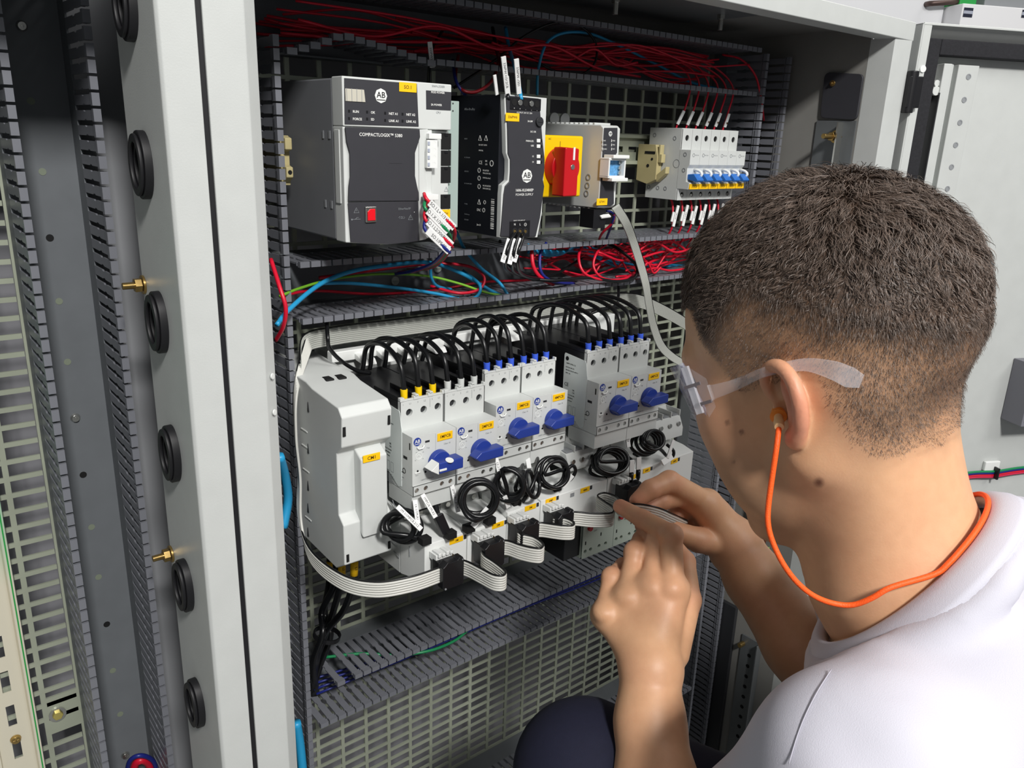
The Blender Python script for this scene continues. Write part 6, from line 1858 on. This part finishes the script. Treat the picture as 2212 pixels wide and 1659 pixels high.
def topdir(p, n_):
    a = (vnoise(p + 900, 27) - .5) * 1.1 + (vnoise(p + 200, 12) - .5) * .6
    b = (vnoise(p + 1300, 27) - .5) * .8 + (vnoise(p + 2200, 12) - .5) * .5
    w_ = np.clip((-p[:, 0] - 12) / 55, 0, 1)
    d = np.stack([.9 * (1 - w_) + .1, 1.3 * a, -.12 - .9 * w_ + b], 1)
    d[:, 1] += np.sign(p[:, 1]) * .22 * np.clip((np.abs(p[:, 1]) - 40) / 30, 0, 1)
    d = d - n_ * (d * n_).sum(1)[:, None]
    return d / (np.linalg.norm(d, axis=1)[:, None] + 1e-9)
it = rs.choice(top, 32000)
lt = 15 + 21 * np.clip((LPs[it][:, 0] + 50) / 130, 0, 1) + rs.normal(0, 3.5, len(it))
over = np.where(LPs[it][:, 0] < 0, 52 + LPs[it][:, 0] * .72, 52)
lt = lt * np.clip((LPs[it][:, 2] - over) / 62, .2, 1)
cc = LPs[rs.choice(top, 380)] + rs.normal(0, 2, (380, 3))
cidx = np.zeros(len(it), int)
for i in range(0, len(it), 2000):
    cidx[i:i + 2000] = np.argmin(((LPs[it[i:i + 2000]][:, None, :] - cc[None]) ** 2).sum(2), 1)
V1, F1 = strands(it, np.clip(lt, 3, 40), topdir, .46, 5, .56, (cidx, rs.uniform(.1, .7, (len(it), 1))), .16)
mid = np.where((ds > .22) & (ds <= .97))[0]
im = rs.choice(mid, 36000)
def middir(p, n_):
    d = np.stack([.25 + .6 * (vnoise(p + 300, 20) - .5) + .5 * np.clip(p[:, 0] / 40, 0, 1), .2 * (vnoise(p + 700, 20) - .5), -.8 + 0 * p[:, 0]], 1)
    d = d - n_ * (d * n_).sum(1)[:, None]
    return d / (np.linalg.norm(d, axis=1)[:, None] + 1e-9)
V2, F2 = strands(im, (1.1 + 9 * np.clip(ds[im] - .3, 0, 1) ** 1.4) * rs.uniform(.7, 1.2, len(im)), middir, .22, 2, .5)
Vh, Fh_ = joined([V1, V2], [F1, F2])
m_hair = mat('brown_hair', srgb(98, 84, 75), .48, spec=.5, noise=.4, nscale=240)
ho = mesh_obj('hair', hw(Vh), Fh_, m_hair, person)

# ---- t-shirt with sleeves, sewn collar band, trousers
m_shirt = mat('white_jersey', srgb(204, 203, 214), .8, noise=.015, nscale=30, bump=.25, bscale=1500)
FS = Field(pts.min(0) - 125, pts.max(0) + 125, 4.5)
torso(FS, 4)
FS.cap(LS, LS + (LE - LS) * .62, 58, 60, 26)
FS.cap(RS, RS + (RE - RS) * .45, 58, 58, 26)
FS.chain([cw(1592, 1640, 436), cw(1606, 1606, 426), cw(1640, 1588, 412), cw(1700, 1590, 400)], [7, 8, 6, 2], 12, sub=True)
# neck opening: an oval ring with a sewn band, the shirt drawn up to its outer edge
RC = cw(1952, 1240, 552)
RA = cw(1778, 1378, 572) - cw(2126, 1100, 536); RA /= np.linalg.norm(RA)
_vr = (CC - RC) / np.linalg.norm(CC - RC)
RB = _vr - RA * (_vr @ RA); RB /= np.linalg.norm(RB)
RX = np.cross(RA, RB)
if RX @ (NB - hw(up_n)) < 0: RX = -RX                       # down the body
RB = RB + RX * .30; RB /= np.linalg.norm(RB)
def ring_pt(q, out=0., dn=0.):
    return RC + RA * math.cos(q) * (72 + out) + RB * math.sin(q) * (64 + out) + RX * dn
NQ = 72
for i in range(36):
    q0, q1 = 2 * math.pi * i / 36, 2 * math.pi * (i + 1) / 36
    FS.cap(ring_pt(q0, 10, 17.5), ring_pt(q1, 10, 17.5), 6, 6, 14)
for i in range(36):
    q0, q1 = 2 * math.pi * i / 36, 2 * math.pi * (i + 1) / 36
    FS.cap(ring_pt(q0, 9, -11), ring_pt(q1, 9, -11), 11.5, 11.5, 3, sub=True)
FS.cap(RC - RX * 160, RC - RX * 4, 64, 64, 5, sub=True, flat=(RA, 72 / 66.))
Ps_, Qs_ = FS.mesh()
Ps_ = relax(Ps_, Qs_, 2, .4)
Ns_ = normals(Ps_, Qs_)
_q = np.stack([Ps_ @ RA, Ps_ @ RB, Ps_ @ RX], 1)
wr_ = (vnoise(_q * V(1, .45, .45) + 300, 34) - .5) * 9 + (vnoise(_q * V(.5, 1, .4) + 77, 26) - .5) * 4 + (vnoise(Ps_, 90) - .5) * 6
Ps_ = Ps_ + Ns_ * wr_[:, None]
sh_o = mesh_obj('t_shirt', Ps_, Qs_, m_shirt, person)
cb = []
prof_ = ((-1.5, -1.5), (1, -4.5), (4, -4.8), (10, -1.8), (15.5, 4.5), (17.5, 9.5), (11, 11), (3, 6), (-1.5, 3))
for i in range(NQ):
    for a_, b_ in prof_: cb.append(ring_pt(2 * math.pi * i / NQ, a_, b_))
k_ = len(prof_)
Fc_ = np.array([[i * k_ + j, i * k_ + (j + 1) % k_, ((i + 1) % NQ) * k_ + (j + 1) % k_, ((i + 1) % NQ) * k_ + j] for i in range(NQ) for j in range(k_)])
mesh_obj('collar', np.array(cb), Fc_, m_shirt, person)
m_navy_cloth = mat('navy_cloth', srgb(22, 24, 46), .85, noise=.06, nscale=200, bump=.3, bscale=1200)
KL = cw(1262, 1668, 690)
KR = cw(1700, 2300, 700)
FTr = Field(V(KL[0] - 120, min(KL[1], PEL[1]) - 190, 130), V(PEL[0] + 220, max(PEL[1], KL[1]) + 190, PEL[2] + 150), 8.0)
foot_l = V(KL[0] + 60, KL[1] - 40, 190); foot_r = V(KR[0] + 160, KR[1] - 120, 190)
FTr.cap(KL, LH, 58, 88, 20); FTr.cap(KL, foot_l, 58, 46, 16)
FTr.cap(KR, RH, 60, 88, 20); FTr.cap(KR, foot_r, 56, 46, 16)
FTr.cap(LH, RH, 100, 100, 30)
Pt_, Qt_ = FTr.mesh()
mesh_obj('trousers', Pt_, Qt_, m_navy_cloth, person)
FSh = Field(V(min(foot_l[0], foot_r[0]) - 200, min(foot_l[1], foot_r[1]) - 90, 100), V(max(foot_l[0], foot_r[0]) + 90, max(foot_l[1], foot_r[1]) + 140, 240), 5.0)
for f0 in (foot_l, foot_r):
    FSh.cap((f0[0] + 30, f0[1], 150), (f0[0] - 120, f0[1] + 60, 142), 38, 32, 10)
    FSh.cap((f0[0], f0[1], 200), (f0[0], f0[1], 160), 42, 42, 10)
Pf_, Qf_ = FSh.mesh()
Pf_[:, 2] = np.maximum(Pf_[:, 2], 110.5)
mesh_obj('shoes', Pf_, Qf_, m_black, person)

# ------------------------------------------------------------------ what the person wears on the head: safety glasses, corded ear plug; seams
_cam = CC
def onsurf(P, u, v, lift=2.5, rad=5.0):
    d = ray(u, v); d = d / np.linalg.norm(d)
    r_ = P - _cam; t = r_ @ d
    dist = np.linalg.norm(r_ - t[:, None] * d, axis=1)
    k = rad
    while not (dist < k).any(): k *= 1.5
    tt = np.percentile(t[dist < k][t[dist < k] < t[dist < k].min() + 25], 30)
    return _cam + d * (tt - lift)
Pbody = np.concatenate(body_P[:1])
Pwear = np.concatenate([Pbody, Ps_, np.array(cb)])
# cord: free from the plug to below the jaw, then round the neck on the collar
m_cord = mat('orange_cord', srgb(255, 96, 30), .55, bump=.6, bscale=900)
m_plug = mat('orange_foam', srgb(248, 150, 60), .5)
m_stem = mat('pale_stem', srgb(250, 205, 150), .45)
ek = onsurf(Pbody, 1678, 905, 4)
plug = thing('ear_plug', 'orange flanged ear plug with pale stem and braided orange cord round the neck', 'ear plug', ek)
e0 = cw(1681, 893, np.dot(ek - CC, CR[2]) + 4); e1 = cw(1684, 931, np.dot(ek - CC, CR[2]) - 12)
ed = e1 - e0; ed /= np.linalg.norm(ed)
for k_, (r0, r1, a0, a1) in enumerate(((3.0, 4.2, -5, -2), (4.0, 5.0, -2, 2.0), (4.8, 5.4, 1.5, 4.0))):
    MB().cyl(e0 + ed * a0, ed, r0, a1 - a0, 20, r1).build('flange', m_plug, plug, .5)
MB().cyl(e0 + ed * 2, ed, 2.6, 8, 16, 3.0).cyl(e0 + ed * 9, ed, 3.3, 6.5, 16, 3.0).build('stem', m_stem, plug, .4)
wd = np.dot(e1 - CC, CR[2])
path = [e0 + ed * 13, cw(1678, 962, wd + 1), cw(1668, 1030, wd + 4), cw(1660, 1090, wd + 6), cw(1659, 1130, wd + 6), cw(1668, 1168, wd + 6), cw(1690, 1215, wd + 6), cw(1720, 1256, wd + 7), cw(1756, 1286, wd + 9), cw(1798, 1303, wd + 12), cw(1842, 1307, 497), cw(1885, 1291, 491), cw(1926, 1268, 488)]
for q_, o_, d_ in ((104, 3, -8), (112, 3, -7), (120, 3, -7), (132, 3, -7), (144, 3, -7), (156, 3, -7), (168, 3, -7), (180, 2.5, -7), (195, 2, -6), (212, 1, -5)):
    path.append(ring_pt(math.radians(q_), o_, d_))
pc = smooth_path(path, 5)
pc = np.array(pc); pc[36:] = (np.concatenate([pc[35:-1]]) + 2 * pc[36:] + np.concatenate([pc[37:], pc[-1:]])) / 4
MB().tube(pc, 1.75, 10).build('cord', m_cord, plug, smooth=True)
# safety glasses
m_clear = mat('clear_plastic', (.86, .86, .92), .12, alpha=.17, spec=.9)
m_lens = mat('lens_plastic', (.62, .64, .86), .05, alpha=.26, spec=.9)
gl_ = thing('safety_glasses', 'clear plastic safety glasses worn by the person, temple paddle behind the ear', 'safety glasses', hw((80, 0, 0)))
def band(pts, hs, th, name, m_, nrm=None):
    """strip along pts with half heights hs, thickness th, heights along the head's up axis projected"""
    c = np.array(smooth_path(pts, 6)); h = np.interp(np.linspace(0, 1, len(c)), np.linspace(0, 1, len(hs)), hs)
    vs = []
    for i in range(len(c)):
        t = c[min(i + 1, len(c) - 1)] - c[max(i - 1, 0)]; t /= np.linalg.norm(t)
        out = np.cross(t, (0, 0, 1.)); out /= np.linalg.norm(out); upv = np.cross(out, t)
        for a_, b_ in ((-1, -1), (-1, 1), (1, 1), (1, -1)):
            vs.append(c[i] + upv * h[i] * b_ + out * th * .5 * a_)
    n = len(c)
    b = MB(); b.v = [tuple(x) for x in hw(np.array(vs))]
    b.f = [(4 * i + j, 4 * i + (j + 1) % 4, 4 * i + 4 + (j + 1) % 4, 4 * i + 4 + j) for i in range(n - 1) for j in range(4)] + [(0, 1, 2, 3), (4 * n - 1, 4 * n - 2, 4 * n - 3, 4 * n - 4)]
    return b.build(name, m_, gl_, .4)
def gp_(u, v, lift):
    return hl(onsurf(Pbody, u, v, lift, 5))
tp_ = [gp_(1536, 848, 3), gp_(1575, 836, 3), gp_(1610, 822, 3), gp_(1645, 806, 4), gp_(1690, 792, 3.5), gp_(1745, 788, 4), gp_(1800, 800, 3.5), gp_(1835, 815, 3), gp_(1862, 824, 3)]
tp_ = [np.array(p) for p in tp_]
tp_[4] = (tp_[3] + tp_[5]) / 2 + V(0, 0, 1)
band(tp_, [5, 4, 3.4, 3, 3.2, 4, 5.6, 6.2, 4.0], 2.2, 'temple', m_clear)
band([p * V(1, -1, 1) for p in tp_], [5, 4, 3.4, 3, 3.2, 4, 5.6, 6.2, 4.0], 2.2, 'temple', m_clear)
lp_ = [(30 + 86 * math.cos(q), 80 * math.sin(q), 1 - 4 * math.cos(q)) for q in np.linspace(-1.12, 1.12, 15)]
c = np.array(lp_)
vs = []
for i, q in enumerate(np.linspace(-1.12, 1.12, 15)):
    n_ = V(math.cos(q), math.sin(q), 0)
    for b_, sl in ((22, -3.0), (-24, -9.0)):
        for a_ in (0, 2.0):
            vs.append(c[i] + V(0, 0, b_ * (1 - .10 * abs(q) ** 2)) + n_ * (a_ + sl + 3))
b = MB(); b.v = [tuple(x) for x in hw(np.array(vs))]
for i in range(14):
    A = 4 * i; B = A + 4
    b.f += [(A, A + 1, B + 1, B), (A + 1, A + 3, B + 3, B + 1), (A + 3, A + 2, B + 2, B + 3), (A + 2, A, B, B + 2)]
b.f += [(0, 2, 3, 1), (56, 57, 59, 58)]
b.build('lens', m_lens, gl_, smooth=True)
for sd in (1, -1):          # side shields with two slots and a hinge block
    q0 = c[-1] * V(1, sd, 1)
    t0 = tp_[0] * V(1, sd, 1)
    o_ = V(0, sd * 2.5, 0)
    MB().poly(hw(np.array([q0 + V(0, 0, 18), t0 + o_ + V(-2, 0, 10), t0 + o_ + V(-2, 0, -10), q0 + V(-6, 0, -22)]))).build('side_shield', m_clear, gl_)
    for k in range(2):
        a_ = q0 * (.72 - .3 * k) + t0 * (.28 + .3 * k) + o_ * 1.4
        MB().obox(hw(a_ + V(0, 0, 4 - 12 * k)), HF * 7, HL * .6, HU * 1.1).build('slot_rib', mat('smoky_plastic', srgb(120, 112, 116), .3, alpha=.8), gl_)
    MB().obox(hw((q0 * .86 + t0 * .14) + o_), HF * 3, HL * 1.2, HU * 17).build('edge_bar', mat('frosted_plastic', srgb(215, 215, 222),   .3, alpha=.5), gl_, .4)
# sleeve seam and collar seam on the shirt
def seam(uv, name, r=.35, dash=None):
    P_ = [onsurf(Ps_, u, v, .3, 6) for u, v in uv]
    c = np.array(smooth_path(P_, 6))
    MB().tube(c, r, 5).build(name, mat('seam_grey', srgb(182, 180, 192), .8), sh_o, smooth=True)
seam([(1796, 1446), (1768, 1490), (1742, 1540), (1722, 1590), (1704, 1650)], 'sleeve_seam')

# ------------------------------------------------------------------ lettering becomes ordinary flat mesh
bpy.context.view_layer.update()
dg = bpy.context.evaluated_depsgraph_get()
_mesh = {}
for o, nm in TXT.items():
    me = bpy.data.meshes.new_from_object(o.evaluated_get(dg), depsgraph=dg)
    _mesh[o] = me
for o, nm in TXT.items():
    n = bpy.data.objects.new(nm, _mesh[o])
    COL.objects.link(n)
    n.parent = o.parent
    n.location = o.location
    n.rotation_euler = o.rotation_euler
    bpy.data.objects.remove(o)
